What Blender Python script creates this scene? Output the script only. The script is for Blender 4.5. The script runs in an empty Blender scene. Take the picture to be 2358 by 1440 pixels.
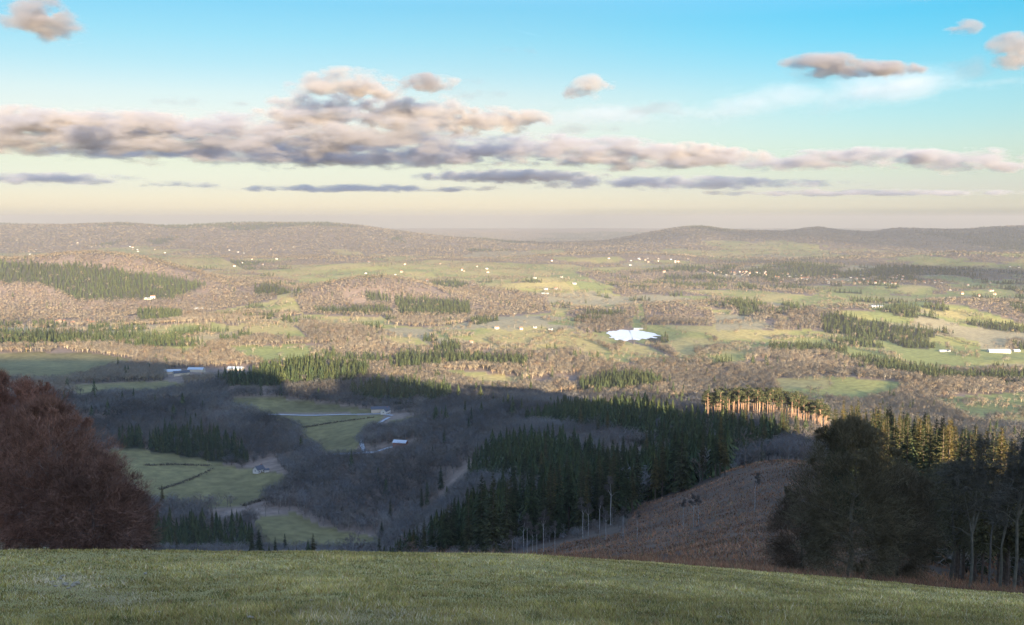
import bpy, math, random
import numpy as np
from mathutils import Vector

S = bpy.context.scene
C = S.collection
rng = np.random.default_rng(7)
random.seed(7)

# ------------------------------------------------------------------ camera
F = 2265.0                      # focal length in photograph pixels (2358 x 1440)
CX, CY = 1179.0, 720.0
PITCH = math.atan2(215.0, F)
cam = bpy.data.objects.new('camera', bpy.data.cameras.new('camera'))
C.objects.link(cam)
cam.data.sensor_width = 36.0
cam.data.lens = 36.0 * F / 2358.0
cam.data.clip_start = 0.2
cam.data.clip_end = 200000.0
cam.location = (0, 0, 0)
cam.rotation_euler = (math.pi / 2 - PITCH, 0, 0)
S.camera = cam

# ------------------------------------------------------------------ sun, sky, exposure
SUN_EL = math.radians(9.0)
SUN_TH = math.radians(18.0)     # how far the sun stands to the right of straight behind
SUNH = np.array([math.sin(SUN_TH), -math.cos(SUN_TH)])     # horizontal direction towards the sun
LATH = np.array([math.cos(SUN_TH), math.sin(SUN_TH)])
sun_dir = Vector((SUNH[0] * math.cos(SUN_EL), SUNH[1] * math.cos(SUN_EL), math.sin(SUN_EL)))
sl = bpy.data.lights.new('sun', 'SUN')
sl.energy = 5.0
sl.angle = math.radians(0.5)
sl.color = (1.0, 0.81, 0.57)
so = bpy.data.objects.new('sun', sl)
C.objects.link(so)
so.rotation_euler = sun_dir.to_track_quat('Z', 'Y').to_euler()

W = bpy.data.worlds.new('World')
S.world = W
W.use_nodes = True
wn, wl = W.node_tree.nodes, W.node_tree.links
wn.clear()
wo = wn.new('ShaderNodeOutputWorld')
bg = wn.new('ShaderNodeBackground')
bg.inputs['Strength'].default_value = 0.15
sky = wn.new('ShaderNodeTexSky')
sky.sky_type = 'NISHITA'
sky.sun_disc = False
sky.sun_elevation = SUN_EL
sky.sun_rotation = math.pi - SUN_TH
sky.altitude = 400
sky.air_density = 1.0
sky.dust_density = 1.0
sky.ozone_density = 1.6
# the evening tint of this sky: a gentle grade of the sky texture with height, stronger to the right, with added fill above the frame
wg = wn.new('ShaderNodeNewGeometry')
wx = wn.new('ShaderNodeSeparateXYZ')
wneg = wn.new('ShaderNodeVectorMath'); wneg.operation = 'SCALE'; wneg.inputs['Scale'].default_value = -1.0
wl.new(wg.outputs['Incoming'], wneg.inputs[0]); wl.new(wneg.outputs[0], wx.inputs[0])
def sky_grade(stops):
    r = wn.new('ShaderNodeValToRGB')
    wl.new(wx.outputs['Z'], r.inputs['Fac'])
    e = r.color_ramp.elements
    for k, (p, c) in enumerate(stops):
        q = e[k] if k < 2 else e.new(p)
        q.position = p; q.color = (*c, 1)
    return r
_L = [(0.0, (1.05, 1.12, 1.5)), (.012, (1.2, 1.18, 1.58)), (0.032, (.96, .95, 1.28)), (.057, (.95, .88, .95)), (.095, (1.2, .95, .94)), (.12, (1.13, .99, .96)), (.147, (.88, .98, .98)), (.175, (.7, .99, 1.01)), (.205, (.56, .97, 1.04))]
_R = [(0.0, (1.05, 1.15, 1.6)), (.012, (1.08, 1.16, 1.7)), (0.03, (.94, .99, 1.46)), (.05, (.92, .96, 1.12)), (.072, (.93, 1.01, 1.12)), (.098, (.81, 1.04, 1.15)), (.124, (.73, 1.07, 1.17)), (.168, (.4, 1.07, 1.24)), (.19, (.3, 1.06, 1.26))]
SKYK = 0.235                    # low sky graded down, well below the boosted upper sky
UPPER = [(.34, (.42, .43, .48)), (.55, (.98, .95, 1.1)), (1.0, (1.2, 1.12, 1.26))]  # sky above the frame brightened as added fill for the shaded ground
GL = sky_grade([(p, tuple(SKYK * v for v in c)) for p, c in _L] + UPPER)
GR = sky_grade([(p, tuple(SKYK * v for v in c)) for p, c in _R] + UPPER)
wmr = wn.new('ShaderNodeMapRange'); wmr.interpolation_type = 'SMOOTHSTEP'
wmr.inputs[1].default_value = -0.08; wmr.inputs[2].default_value = 0.45
wl.new(wx.outputs['X'], wmr.inputs[0])
wmix = wn.new('ShaderNodeMix'); wmix.data_type = 'RGBA'
wl.new(wmr.outputs[0], wmix.inputs[0]); wl.new(GL.outputs[0], wmix.inputs[6]); wl.new(GR.outputs[0], wmix.inputs[7])
wmul = wn.new('ShaderNodeVectorMath'); wmul.operation = 'MULTIPLY'
wl.new(sky.outputs[0], wmul.inputs[0]); wl.new(wmix.outputs[2], wmul.inputs[1])
wl.new(wmul.outputs[0], bg.inputs['Color'])
wl.new(bg.outputs[0], wo.inputs['Surface'])

S.view_settings.view_transform = 'Standard'
S.view_settings.look = 'None'
S.view_settings.gamma = 1
S.view_settings.exposure = 2.35
S.cycles.use_denoising = True
S.cycles.max_bounces = 6
S.cycles.diffuse_bounces = 2
S.cycles.volume_bounces = 2
S.cycles.transparent_max_bounces = 16
S.cycles.volume_step_rate = 0.35
S.cycles.volume_max_steps = 256
# ------------------------------------------------------------------ small helpers
def tag(o, label=None, cat=None, group=None, kind=None):
    for k, v in (('label', label), ('category', cat), ('group', group), ('kind', kind)):
        if v is not None:
            o[k] = v
    return o

def mesh_np(name, V, Fc, mat, col=None, smooth=False):
    """one mesh from numpy arrays; Fc is (n,3) or (n,4); col an optional colour per vertex"""
    V = np.asarray(V, np.float32); Fc = np.asarray(Fc, np.int32)
    m = bpy.data.meshes.new(name)
    m.vertices.add(len(V)); m.vertices.foreach_set('co', V.ravel())
    k = Fc.shape[1]
    m.loops.add(Fc.size); m.loops.foreach_set('vertex_index', Fc.ravel())
    m.polygons.add(len(Fc))
    m.polygons.foreach_set('loop_start', np.arange(0, Fc.size, k, dtype=np.int32))
    m.polygons.foreach_set('use_smooth', np.full(len(Fc), smooth, bool))
    if col is not None:
        col = np.asarray(col, np.float32)
        a = m.attributes.new('tint', 'FLOAT_COLOR', 'POINT')
        a.data.foreach_set('color', np.concatenate([col, np.ones((len(V), 1), np.float32)], 1).ravel())
    m.update(calc_edges=True)
    m.validate()
    m.materials.append(mat)
    return m

def link(name, mesh, parent=None, loc=(0, 0, 0), rz=0.0, sc=1.0):
    o = bpy.data.objects.new(name, mesh)
    C.objects.link(o)
    o.location = loc
    o.rotation_euler = (0, 0, rz)
    o.scale = (sc, sc, sc) if not hasattr(sc, '__len__') else sc
    if parent:
        o.parent = parent
    return o

def value_noise(x, y, seed):
    """smooth 2-D value noise in -1..1"""
    xi = np.floor(x).astype(np.int64); yi = np.floor(y).astype(np.int64)
    fx = x - xi; fy = y - yi
    fx = fx * fx * (3 - 2 * fx); fy = fy * fy * (3 - 2 * fy)
    def h(a, b):
        n = (a * 374761393 + b * 668265263 + seed * 974634777) & 0xffffffff
        n = ((n ^ (n >> 13)) * 1274126177) & 0xffffffff
        return ((n ^ (n >> 16)) & 0xffff) / 32767.5 - 1
    return (h(xi, yi) * (1 - fx) + h(xi + 1, yi) * fx) * (1 - fy) + (h(xi, yi + 1) * (1 - fx) + h(xi + 1, yi + 1) * fx) * fy

def fbm(x, y, seed, octs=4):
    s = 0; a = 1; t = 0
    for k in range(octs):
        s = s + a * value_noise(x * 2 ** k, y * 2 ** k, seed + k); t += a; a *= 0.5
    return s / t

def sstep(a, b, x):
    t = np.clip((x - a) / (b - a), 0, 1)
    return t * t * (3 - 2 * t)

# ------------------------------------------------------------------ the lie of the land
# each line of sight (column of the photograph) is sampled as distance -> row at which the ground there is seen
def row_to_q(py):
    return np.tan(PITCH + np.arctan((np.asarray(py, float) - CY) / F))

NEAR = [(1.0, .0), (2, .0), (4, .0), (7, .0)]
NEARQ = {1.0: 1.7, 2: .93, 4: .62, 7: .475}
COLS = {
-400: [(10,1440),(18,1340),(30,1268),(45,1275),(90,1290),(160,1285),(300,1290),(500,1240),(700,1130),(900,1030),(1150,935),(1350,870),(1560,832),(1700,800),(1900,768),(2200,742),(2500,710),(2800,645),(3100,597),(3400,602),(3900,625),(4500,618),(6000,590),(8000,571),(10000,555),(12500,526),(14500,516),(17000,520),(22000,528),(45000,530)],
0: [(10,1440),(18,1340),(30,1270),(45,1275),(90,1290),(160,1285),(300,1290),(500,1240),(700,1130),(900,1030),(1150,935),(1350,870),(1560,832),(1700,800),(1900,768),(2200,745),(2500,715),(2800,650),(3100,600),(3400,606),(3900,625),(4500,618),(6000,590),(8000,571),(10000,555),(12500,526),(14500,517),(17000,520),(22000,528),(45000,530)],
300: [(10,1440),(18,1341),(30,1271),(45,1277),(90,1290),(160,1300),(300,1305),(500,1300),(690,1272),(800,1168),(900,1090),(985,1036),(1100,965),(1250,905),(1400,865),(1560,835),(1700,805),(1900,770),(2200,745),(2500,718),(2800,656),(3100,607),(3400,612),(3900,630),(4500,620),(6000,591),(8000,571),(10000,555),(12500,524),(14500,515),(17000,520),(22000,528),(45000,530)],
600: [(10,1440),(18,1343),(32,1272),(45,1278),(90,1295),(300,1310),(550,1302),(680,1275),(760,1210),(850,1150),(950,1085),(1020,1040),(1100,987),(1180,953),(1250,918),(1300,890),(1380,864),(1480,866),(1600,836),(1750,800),(1950,765),(2200,740),(2500,715),(2800,694),(3100,670),(3500,655),(4500,622),(6000,592),(8000,571),(10000,556),(12500,530),(14500,517),(17000,522),(22000,528),(45000,530)],
900: [(10,1440),(18,1347),(32,1274),(45,1281),(90,1300),(250,1322),(450,1312),(600,1295),(700,1258),(760,1225),(840,1130),(930,1052),(1000,1012),(1100,972),(1180,948),(1280,908),(1330,888),(1390,868),(1500,872),(1650,838),(1800,800),(2000,765),(2300,735),(2600,706),(2800,672),(2950,664),(3300,676),(3800,645),(4600,618),(6000,592),(8000,571),(10500,556),(13000,542),(16000,529),(20000,526),(25000,527),(45000,530)],
1200: [(10,1441),(18,1352),(33,1279),(45,1284),(90,1294),(180,1296),(250,1284),(330,1240),(430,1188),(520,1130),(620,1085),(720,1050),(820,1018),(920,985),(1000,960),(1060,946),(1120,932),(1190,918),(1350,915),(1500,882),(1650,842),(1850,795),(2050,765),(2300,735),(2700,700),(3100,680),(3600,655),(4500,622),(6000,593),(8000,572),(10500,558),(14000,541),(18000,529),(24000,526),(45000,530)],
1500: [(10,1444),(18,1362),(36,1296),(50,1300),(90,1303),(160,1288),(220,1238),(280,1190),(340,1152),(380,1150),(450,1160),(560,1090),(640,1035),(720,990),(790,962),(860,962),(1000,972),(1300,925),(1500,880),(1700,840),(1900,800),(2100,765),(2400,735),(2800,700),(3200,675),(3700,652),(4500,622),(6000,590),(8000,572),(10500,556),(12500,534),(14000,526),(17000,530),(24000,528),(45000,531)],
1800: [(10,1450),(18,1378),(40,1320),(60,1327),(100,1318),(140,1268),(200,1178),(260,1108),(320,1066),(360,1060),(430,1080),(550,1042),(650,990),(700,978),(760,976),(900,990),(1150,955),(1300,928),(1500,885),(1700,842),(1900,803),(2200,755),(2500,725),(2900,693),(3300,668),(3800,643),(4500,620),(6000,590),(8000,570),(10000,550),(11500,534),(13000,532),(16000,535),(24000,532),(45000,532)],
2100: [(10,1458),(18,1396),(43,1345),(60,1352),(100,1340),(140,1298),(180,1225),(220,1165),(260,1120),(310,1110),(450,1130),(700,1075),(1000,1000),(1300,930),(1500,885),(1700,845),(1900,805),(2200,757),(2500,725),(2900,693),(3300,668),(3800,643),(4500,618),(6000,590),(8000,568),(9500,545),(11000,532),(13000,533),(24000,533),(45000,533)],
2358: [(10,1466),(18,1412),(46,1368),(60,1376),(110,1358),(150,1310),(190,1250),(240,1212),(300,1195),(450,1150),(700,1085),(1000,1003),(1200,952),(1400,905),(1600,862),(1800,820),(2100,775),(2400,737),(2900,695),(3300,668),(4500,616),(6000,588),(8000,565),(9500,541),(11000,525),(13000,528),(24000,532),(45000,533)],
2765: [(10,1478),(18,1430),(46,1395),(60,1405),(110,1395),(150,1360),(190,1310),(240,1265),(300,1230),(450,1165),(700,1085),(1000,1003),(1200,952),(1400,905),(1600,862),(1800,820),(2100,775),(2400,737),(2900,695),(3300,668),(4500,616),(6000,588),(8000,565),(9500,541),(11000,525),(13000,528),(24000,532),(45000,533)],
}

def pchip(x, y, xs):
    """monotone cubic interpolation"""
    x = np.asarray(x, float); y = np.asarray(y, float)
    h = np.diff(x); dl = np.diff(y) / h
    m = np.zeros_like(y)
    w1 = 2 * h[1:] + h[:-1]; w2 = h[1:] + 2 * h[:-1]
    ok = dl[1:] * dl[:-1] > 0
    m[1:-1][ok] = ((w1 + w2)[ok] / (w1[ok] / dl[:-1][ok] + w2[ok] / dl[1:][ok]))
    m[0] = dl[0]; m[-1] = dl[-1]
    k = np.clip(np.searchsorted(x, xs, side='right') - 1, 0, len(x) - 2)
    t = (xs - x[k]) / h[k]
    t = np.clip(t, 0, 1)
    return ((1 + 2 * t) * (1 - t) ** 2 * y[k] + t * (1 - t) ** 2 * h[k] * m[k]
            + t * t * (3 - 2 * t) * y[k + 1] + t * t * (t - 1) * h[k] * m[k + 1])

LOGD = np.linspace(math.log(1.0), math.log(45000.0), 700)
_colpx = np.array(sorted(COLS), float)
_cola = (_colpx - CX) / F / math.cos(PITCH)
_tab = []
for c in sorted(COLS):
    d = [math.log(k) for k in NEARQ] + [math.log(p[0]) for p in COLS[c]]
    q = list(NEARQ.values()) + list(row_to_q([p[1] for p in COLS[c]]))
    _tab.append(pchip(d, q, LOGD))
_tab = np.array(_tab)                                   # columns x LOGD
_fa = np.linspace(_cola[0], _cola[-1], 400)
_k = np.clip(np.searchsorted(_cola, _fa, side='right') - 1, 0, len(_cola) - 2)
_t = (_fa - _cola[_k]) / (_cola[_k + 1] - _cola[_k])
# smooth (catmull-rom) across the columns
def _row(i): return _tab[np.clip(i, 0, len(_cola) - 1)]
_p0, _p1, _p2, _p3 = _row(_k - 1), _row(_k), _row(_k + 1), _row(_k + 2)
_tt = _t[:, None]
QT = 0.5 * (2 * _p1 + (_p2 - _p0) * _tt + (2 * _p0 - 5 * _p1 + 4 * _p2 - _p3) * _tt ** 2 + (3 * _p1 - _p0 - 3 * _p2 + _p3) * _tt ** 3)

# the far ridges: a nearer one some nine kilometres off, then a paler one beyond
RIDGE = [(-600,513),(0,516),(130,519),(300,513),(420,521),(520,517),(680,514),(820,520),(900,531),(1000,543),(1100,552),(1250,561),(1370,558),(1440,548),(1500,536),(1560,525),(1600,522),(1680,531),(1790,534),(1860,526),(1930,533),(1990,535),(2050,529),(2200,531),(2260,526),(2358,522),(3000,521)]
_ra = np.array([(p[0] - CX) / F / .986 for p in RIDGE])
_rq = pchip(_ra, row_to_q([p[1] for p in RIDGE]), np.clip(_fa, _ra[0], _ra[-1]))[:, None]
_D = np.exp(LOGD)[None]
_qv = 230.0 / _D
_t1 = sstep(math.log(6300), math.log(9500), LOGD)[None]
_near = _qv * (1 - _t1) + _rq * _t1
_t2 = sstep(math.log(9700), math.log(13000), LOGD)[None]
_t3 = sstep(math.log(13000), math.log(20000), LOGD)[None]
_far = (_near * (1 - _t2) + (_rq * .4 + .6 * row_to_q(556)) * _t2) * (1 - _t3) + row_to_q(527) * _t3
_w = sstep(math.log(5500), math.log(6500), LOGD)[None]
QT = QT * (1 - _w) + _far * _w

# outline of the hill behind, as the edge of its shadow: lateral position -> height of the silhouette
_p1 = -222 + 1735 * math.tan(SUN_EL)
SIL_S = np.array([-2500, -1100, -290, -5, 80, 104, 118, 165, 182, 231, 314, 355, 393, 520, 800, 2500.])
SIL_H = np.array([_p1 + 6, _p1 + 6, _p1, 31, 12, 5, -27, -28, 1, 0, -23, -49, -63, -88, -108, -113])  # notch sunk into the unseen hill so sun reaches the conifer tips
T0 = 90.0
KB = 5e-5

def z_front(x, y):
    yy = np.maximum(y, 1e-3)
    a = np.clip(x / yy, _fa[0], _fa[-1])
    d = np.hypot(x, y) / np.sqrt(1 + a * a)             # forward distance on the clamped line of sight
    d = np.maximum(d, 1.0)
    fi = (a - _fa[0]) / (_fa[-1] - _fa[0]) * (len(_fa) - 1)
    fj = (np.log(d) - LOGD[0]) / (LOGD[-1] - LOGD[0]) * (len(LOGD) - 1)
    i = np.clip(fi.astype(int), 0, len(_fa) - 2); j = np.clip(fj.astype(int), 0, len(LOGD) - 2)
    u = fi - i; v = np.clip(fj - j, 0, 1)
    q = (QT[i, j] * (1 - u) + QT[i + 1, j] * u) * (1 - v) + (QT[i, j + 1] * (1 - u) + QT[i + 1, j + 1] * u) * v
    return -q * d

def z_back(x, y):
    s = x * LATH[0] + y * LATH[1]; t = x * SUNH[0] + y * SUNH[1]
    h = pchip(SIL_S, SIL_H, np.clip(s, -2500, 2500))
    dt = np.clip(t - T0, -160, 20000)
    return h + T0 * math.tan(SUN_EL) + np.where(dt < 0, math.tan(SUN_EL) * dt - 2.6e-3 * dt * dt, -np.minimum(0.10 * dt * sstep(0, 200, dt), 150))

# hillocks: column, distance, height, breadth
KNOLLS = [(815, 2850, 36, 210), (625, 3020, 30, 75), (360, 2330, 22, 80), (1575, 2620, 26, 170), (1960, 2330, 24, 190), (690, 1345, 10, 130), (470, 2100, 14, 140), (2250, 2500, 26, 260), (1330, 1620, 12, 150), (1750, 1750, 14, 160),
          (1000, 930, 10, 120), (480, 1150, 9, 120), (2000, 1480, 13, 130), (250, 3000, 22, 300), (1250, 3400, 26, 260), (1850, 4300, 30, 420), (900, 4600, 26, 380), (2200, 5200, 40, 500), (1400, 5600, 34, 420), (500, 5200, 30, 420)]
POND = (253.0, 2075.0, -float(row_to_q(774)) * 2075)
def terrain(x, y):
    x = np.asarray(x, float); y = np.asarray(y, float)
    r = np.hypot(x, y)
    az = np.abs(np.arctan2(x, y))
    w = sstep(math.radians(42), math.radians(100), az)
    z = z_front(x, y) * (1 - w) + z_back(x, y) * w
    # gentle undulation that grows with distance
    amp = 0.05 * sstep(8, 20, r) + 0.4 * sstep(40, 120, r) + 1.6 * sstep(400, 900, r) + 5 * sstep(1900, 3200, r) + 9 * sstep(4500, 8000, r)
    wl_ = 9 + 26 * sstep(40, 120, r)
    n = 0.10 * fbm(x / 7, y / 7, 3, 3) * sstep(5, 12, r) * (1 - sstep(40, 90, r))
    n = n + 0.8 * fbm(x / 40, y / 40, 11, 3) * sstep(60, 150, r) * (1 - sstep(900, 1500, r))
    n = n + 3.0 * fbm(x / 170, y / 170, 21, 3) * sstep(400, 1000, r)
    n = n + (15.0 * fbm(x / 420, y / 420, 31, 3) + 3 * fbm(x / 150, y / 150, 36, 2)) * sstep(1500, 2600, r)
    n = n + 15.0 * fbm(x / 1100, y / 1100, 41, 3) * sstep(4000, 6500, r) * (1 - .6 * sstep(7000, 9500, r))
    z = z + n * (1 - .85 * sstep(math.radians(60), math.radians(110), az) * sstep(200, 600, r))
    for px, d, h, rad in KNOLLS:
        z = z + h * np.exp(-(((x - (px - CX) / F * d / .99) / rad) ** 2 + ((y - d) / (rad * .9)) ** 2))
    # level ground around the pond
    e = np.hypot((x - POND[0]) / 95, (y - POND[1]) / 140)
    wp = 1 - sstep(.75, 1.3, e)
    return z * (1 - wp) + POND[2] * wp

def project(x, y, z):
    """world -> pixel of the photograph"""
    fy = y * math.cos(PITCH) - z * math.sin(PITCH)
    up = y * math.sin(PITCH) + z * math.cos(PITCH)
    fy = np.maximum(fy, 1e-3)
    return CX + F * x / fy, CY - F * up / fy

def ray(px, py):
    X = (px - CX) / F; v = (py - CY) / F
    return np.array([X, math.cos(PITCH) - v * math.sin(PITCH), -math.sin(PITCH) - v * math.cos(PITCH)])

_dd = np.exp(np.linspace(math.log(8), math.log(30000), 3000))
def ground_at(px, py, dmin=8, dmax=30000):
    """first ground point along the line of sight through a pixel"""
    r = ray(px, py); r = r / r[1]
    m = (_dd >= dmin) & (_dd <= dmax)
    d = _dd[m]
    z = terrain(r[0] * d, d)
    g = z - r[2] * d
    k = np.argmax(g >= 0) if (g >= 0).any() else np.argmax(g / d)
    dd_ = d[k]
    if k > 0 and g[k] > 0 and g[k - 1] < 0:
        dd_ = d[k - 1] + (d[k] - d[k - 1]) * (-g[k - 1]) / (g[k] - g[k - 1])
    return np.array([r[0] * dd_, dd_, float(terrain(r[0] * dd_, dd_))])

def in_poly(px, py, P):
    P = np.asarray(P, float)
    inside = np.zeros(px.shape, bool)
    x1, y1 = P[-1]
    for x2, y2 in P:
        c = ((y1 > py) != (y2 > py)) & (px < (x2 - x1) * (py - y1) / (y2 - y1 + 1e-12) + x1)
        inside ^= c
        x1, y1 = x2, y2
    return inside

# ------------------------------------------------------------------ land cover
FIELD, WOOD, CONIFER, PALE, CUT, MEADOW, SHADED = 0, 1, 2, 3, 4, 5, 6  # last cover: field colour darkened to paint the shade of the valley bowl
# outlines on the ground as seen in the photograph, with the span of distances they lie in
PATCH = [
 (WOOD, 480, 1640, [(-600,560),(2900,560),(2900,1400),(-600,1400)]),
 (CUT, 110, 480, [(1360,1330),(1425,1215),(1480,1160),(1600,1110),(1720,1068),(1850,1055),(1960,1075),(1980,1140),(1930,1340),(1600,1330)]),
 (WOOD, 170, 480, [(800,1340),(820,1100),(1420,1000),(1500,1130),(1430,1220),(1410,1340)]),
 # woods on the hills and between the sunlit fields
 (WOOD, 2050, 3700, [(-400,560),(620,560),(640,690),(480,720),(420,748),(-400,750)]),
 (WOOD, 2350, 3300, [(680,690),(740,660),(810,640),(900,640),(1260,680),(1270,722),(1000,740),(700,724)]),
 (WOOD, 1650, 2350, [(690,742),(800,750),(900,770),(1010,800),(900,830),(780,822),(720,790)]),
 (WOOD, 1330, 1720, [(1060,845),(1200,838),(1560,840),(1640,880),(1560,900),(1240,905),(1210,880)]),
 (WOOD, 2050, 2900, [(1480,705),(1560,698),(1660,722),(1640,750),(1490,748)]),
 (WOOD, 1450, 1950, [(1700,812),(1900,812),(1960,835),(2080,868),(1800,868),(1690,842)]),
 (WOOD, 1250, 1800, [(2090,850),(2358,888),(2800,890),(2800,912),(2100,905)]),
 (WOOD, 1450, 1800, [(-300,797),(280,799),(420,815),(420,835),(300,826),(-300,812)]),
 (CUT, 150, 292, [(1120,1345),(1170,1285),(1300,1250),(1440,1225),(1440,1345)]),
 (FIELD, 3350, 5300, [(560,622),(1300,618),(1400,657),(900,644),(700,650)]),
 (FIELD, 4100, 6600, [(-400,572),(500,588),(570,625),(300,606),(-400,596)]),
 # shaded fields, their shade partly put into a darker colour
 (SHADED, 700, 1100, [(200,1052),(230,1040),(320,1033),(420,1045),(480,1062),(560,1080),(640,1088),(668,1100),(655,1125),(560,1165),(440,1172),(330,1160),(250,1100)]),
 (SHADED, 1000, 1400, [(535,915),(620,913),(740,928),(850,943),(885,951),(600,954),(530,938)]),
 (SHADED, 900, 1300, [(600,957),(885,955),(870,975),(840,1000),(818,1042),(760,1048),(700,1022),(690,990),(640,972)]),
 (SHADED, 900, 1300, [(880,992),(900,967),(985,955),(972,978),(920,992)]),
 (SHADED, 600, 820, [(585,1195),(680,1180),(740,1213),(880,1240),(860,1285),(600,1285)]),
 (SHADED, 1250, 1750, [(-300,812),(200,812),(330,830),(250,850),(140,880),(-300,880)]),
 (SHADED, 1100, 1500, [(150,885),(380,878),(480,890),(330,915),(180,908)]),
 # sunlit fields
 (FIELD, 1300, 2000, [(520,797),(700,793),(765,808),(720,838),(640,842),(560,828)]),
 (FIELD, 1700, 2400, [(550,745),(640,733),(690,760),(712,787),(560,772)]),
 (PALE, 1600, 2300, [(440,772),(560,763),(545,781),(450,784)]),
 (FIELD, 1380, 1700, [(985,850),(1090,856),(1205,870),(1195,895),(1120,890),(1040,870)]),
 (FIELD, 1100, 1500, [(1240,912),(1350,900),(1350,922),(1250,926)]),
 (FIELD, 1800, 2400, [(1000,760),(1150,757),(1200,770),(1090,785),(1010,779)]),
 (FIELD, 1700, 2400, [(860,770),(960,778),(1000,802),(900,796)]),
 (FIELD, 1600, 2400, [(1220,772),(1400,765),(1450,790),(1500,800),(1560,830),(1400,836),(1330,812),(1120,811)]),
 (FIELD, 1600, 2300, [(1530,770),(1740,773),(1770,800),(1700,838),(1560,832)]),
 (PALE, 1900, 2700, [(1640,718),(1750,733),(1785,757),(1650,762)]),
 (FIELD, 1550, 2100, [(1960,800),(2800,815),(2800,845),(2200,838),(2000,816)]),
 (FIELD, 1250, 1700, [(1780,872),(1900,865),(2085,880),(2065,905),(1985,928),(1800,915)]),
 (FIELD, 900, 1500, [(2130,918),(2358,903),(2800,900),(2800,1010),(2250,985)]),
 (FIELD, 1900, 2700, [(700,735),(880,729),(905,745),(760,753)]),
 (FIELD, 2600, 3600, [(1090,650),(1400,655),(1430,668),(1250,676),(1120,664)]),
 (FIELD, 2500, 3600, [(1560,668),(1740,668),(1960,692),(1940,712),(1700,690)]),
 (FIELD, 4200, 7000, [(620,612),(1000,600),(1320,610),(1400,625),(1100,632),(760,630)]),
 # conifers
 (CONIFER, 1500, 2150, [(-400,764),(300,770),(400,776),(470,798),(300,797),(-400,795)]),
 (CONIFER, 1150, 1480, [(495,888),(560,858),(700,846),(850,856),(845,876),(700,890)]),
 (CONIFER, 1100, 1400, [(795,912),(850,893),(950,893),(1045,912),(1030,930),(880,930)]),
 (CONIFER, 850, 1150, [(350,1012),(420,1002),(500,1010),(570,1032),(572,1067),(500,1064),(400,1048),(345,1042)]),
 (CONIFER, 850, 1150, [(275,1005),(332,1005),(332,1034),(275,1034)]),
 (CONIFER, 2850, 3200, [(585,660),(625,655),(670,675),(680,705),(590,705)]),
 (CONIFER, 2200, 2480, [(315,715),(360,705),(420,715),(420,755),(320,755)]),
 (CONIFER, 550, 820, [(340,1225),(400,1215),(560,1230),(592,1285),(340,1295)]),
 (CONIFER, 2400, 3200, [(905,682),(1080,698),(1085,727),(920,727)]),
 (CONIFER, 2300, 3200, [(720,714),(900,710),(905,726),(730,722)]),
 (CONIFER, 2400, 3200, [(835,672),(900,682),(900,698),(845,690)]),
 (CONIFER, 2400, 3600, [(-300,640),(-100,600),(200,612),(350,632),(480,655),(400,690),(180,693),(100,655)]),
 (CONIFER, 1500, 2000, [(890,826),(1000,820),(1230,834),(1200,850),(1060,842),(900,856)]),
 (CONIFER, 1350, 1700, [(1330,895),(1400,868),(1500,870),(1545,890),(1450,908),(1340,908)]),
 (CONIFER, 1400, 1900, [(1940,830),(2000,825),(2140,855),(2200,868),(2800,875),(2800,890),(2150,880),(2040,860)]),
 (CONIFER, 1700, 2100, [(1770,802),(1850,797),(1950,802),(1950,814),(1780,814)]),
 (CONIFER, 2000, 2700, [(1890,745),(2000,740),(2200,768),(2000,778),(1900,768)]),
 (CONIFER, 450, 1000, [(1190,975),(1340,950),(1500,962),(1600,985),(1800,1010),(1840,1030),(1700,1070),(1600,1075),(1480,1060),(1500,1035),(1440,1014),(1300,996)]),
 (CONIFER, 430, 800, [(1070,1075),(1100,1040),(1200,1040),(1400,1072),(1560,1070),(1720,1072),(1600,1120),(1400,1165),(1200,1145),(1090,1110)]),
 (CONIFER, 290, 480, [(800,1350),(830,1310),(960,1310),(1000,1295),(1150,1225),(1350,1165),(1500,1135),(1740,1072),(1600,1122),(1470,1165),(1425,1235),(1320,1290),(1250,1340)]),
 (CONIFER, 98, 420, [(1900,1160),(1960,1090),(2100,1090),(2800,1150),(2800,1400),(2330,1372),(2150,1345)]),
]

def cover_of(x, y, z):
    px, py = project(x, y, z)
    r = np.hypot(x, y)
    cov = np.full(x.shape, FIELD, np.int8)
    # patchwork of the far country: cells of wood, pasture and plantation
    g = np.clip(r / 11, 150, 900)
    wx = x + 60 * fbm(x / 200, y / 200, 51, 3) * np.clip(r / 2500, .5, 3); wy = y + 90 * fbm(x / 200, y / 200, 61, 3) * np.clip(r / 2500, .5, 3)
    n1 = fbm(wx / 210, wy / 330, 71, 3) + .01; n2 = fbm(wx / 220, wy / 330, 81, 3)
    n1b = fbm(wx / 900, wy / 1500, 91, 3); n2b = fbm(wx / 900, wy / 1500, 95, 3)
    wfar = sstep(4500, 6500, r)
    n1 = n1 * (1 - wfar) + n1b * wfar; n2 = n2 * (1 - wfar) + n2b * wfar
    n1 = n1 + .1 * sstep(2800, 4200, r)
    cov[n1 > 0.0] = WOOD
    cov[(n1 <= 0.0) & (n2 > 0.18)] = PALE
    cov[(n1 > 0.06) & (n2 > 0.24)] = CONIFER
    cops = fbm(x / 75 + 17, y / 110, 87, 2)
    cov[(r < 4500) & (cops > .42)] = CONIFER
    ridge = (r > 7200)
    cov[ridge & (n1 > -0.16 - .5 * sstep(7200, 8500, r))] = WOOD
    cov[ridge & (n2 > 0.26)] = CONIFER
    hill = (r > 2400) & (r < 3600) & (z > -215)
    cov[hill & (n1 > -0.35) & (cov != CONIFER)] = WOOD
    cov[(r < 480)] = CUT
    for c, d0, d1, P in PATCH:
        m = (y > d0) & (y < d1)
        if m.any():
            idx = np.nonzero(m)
            ins = in_poly(px[idx], py[idx], P)
            cov[tuple(k[ins] for k in idx)] = c
    cov[r < 62] = MEADOW
    return cov

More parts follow.
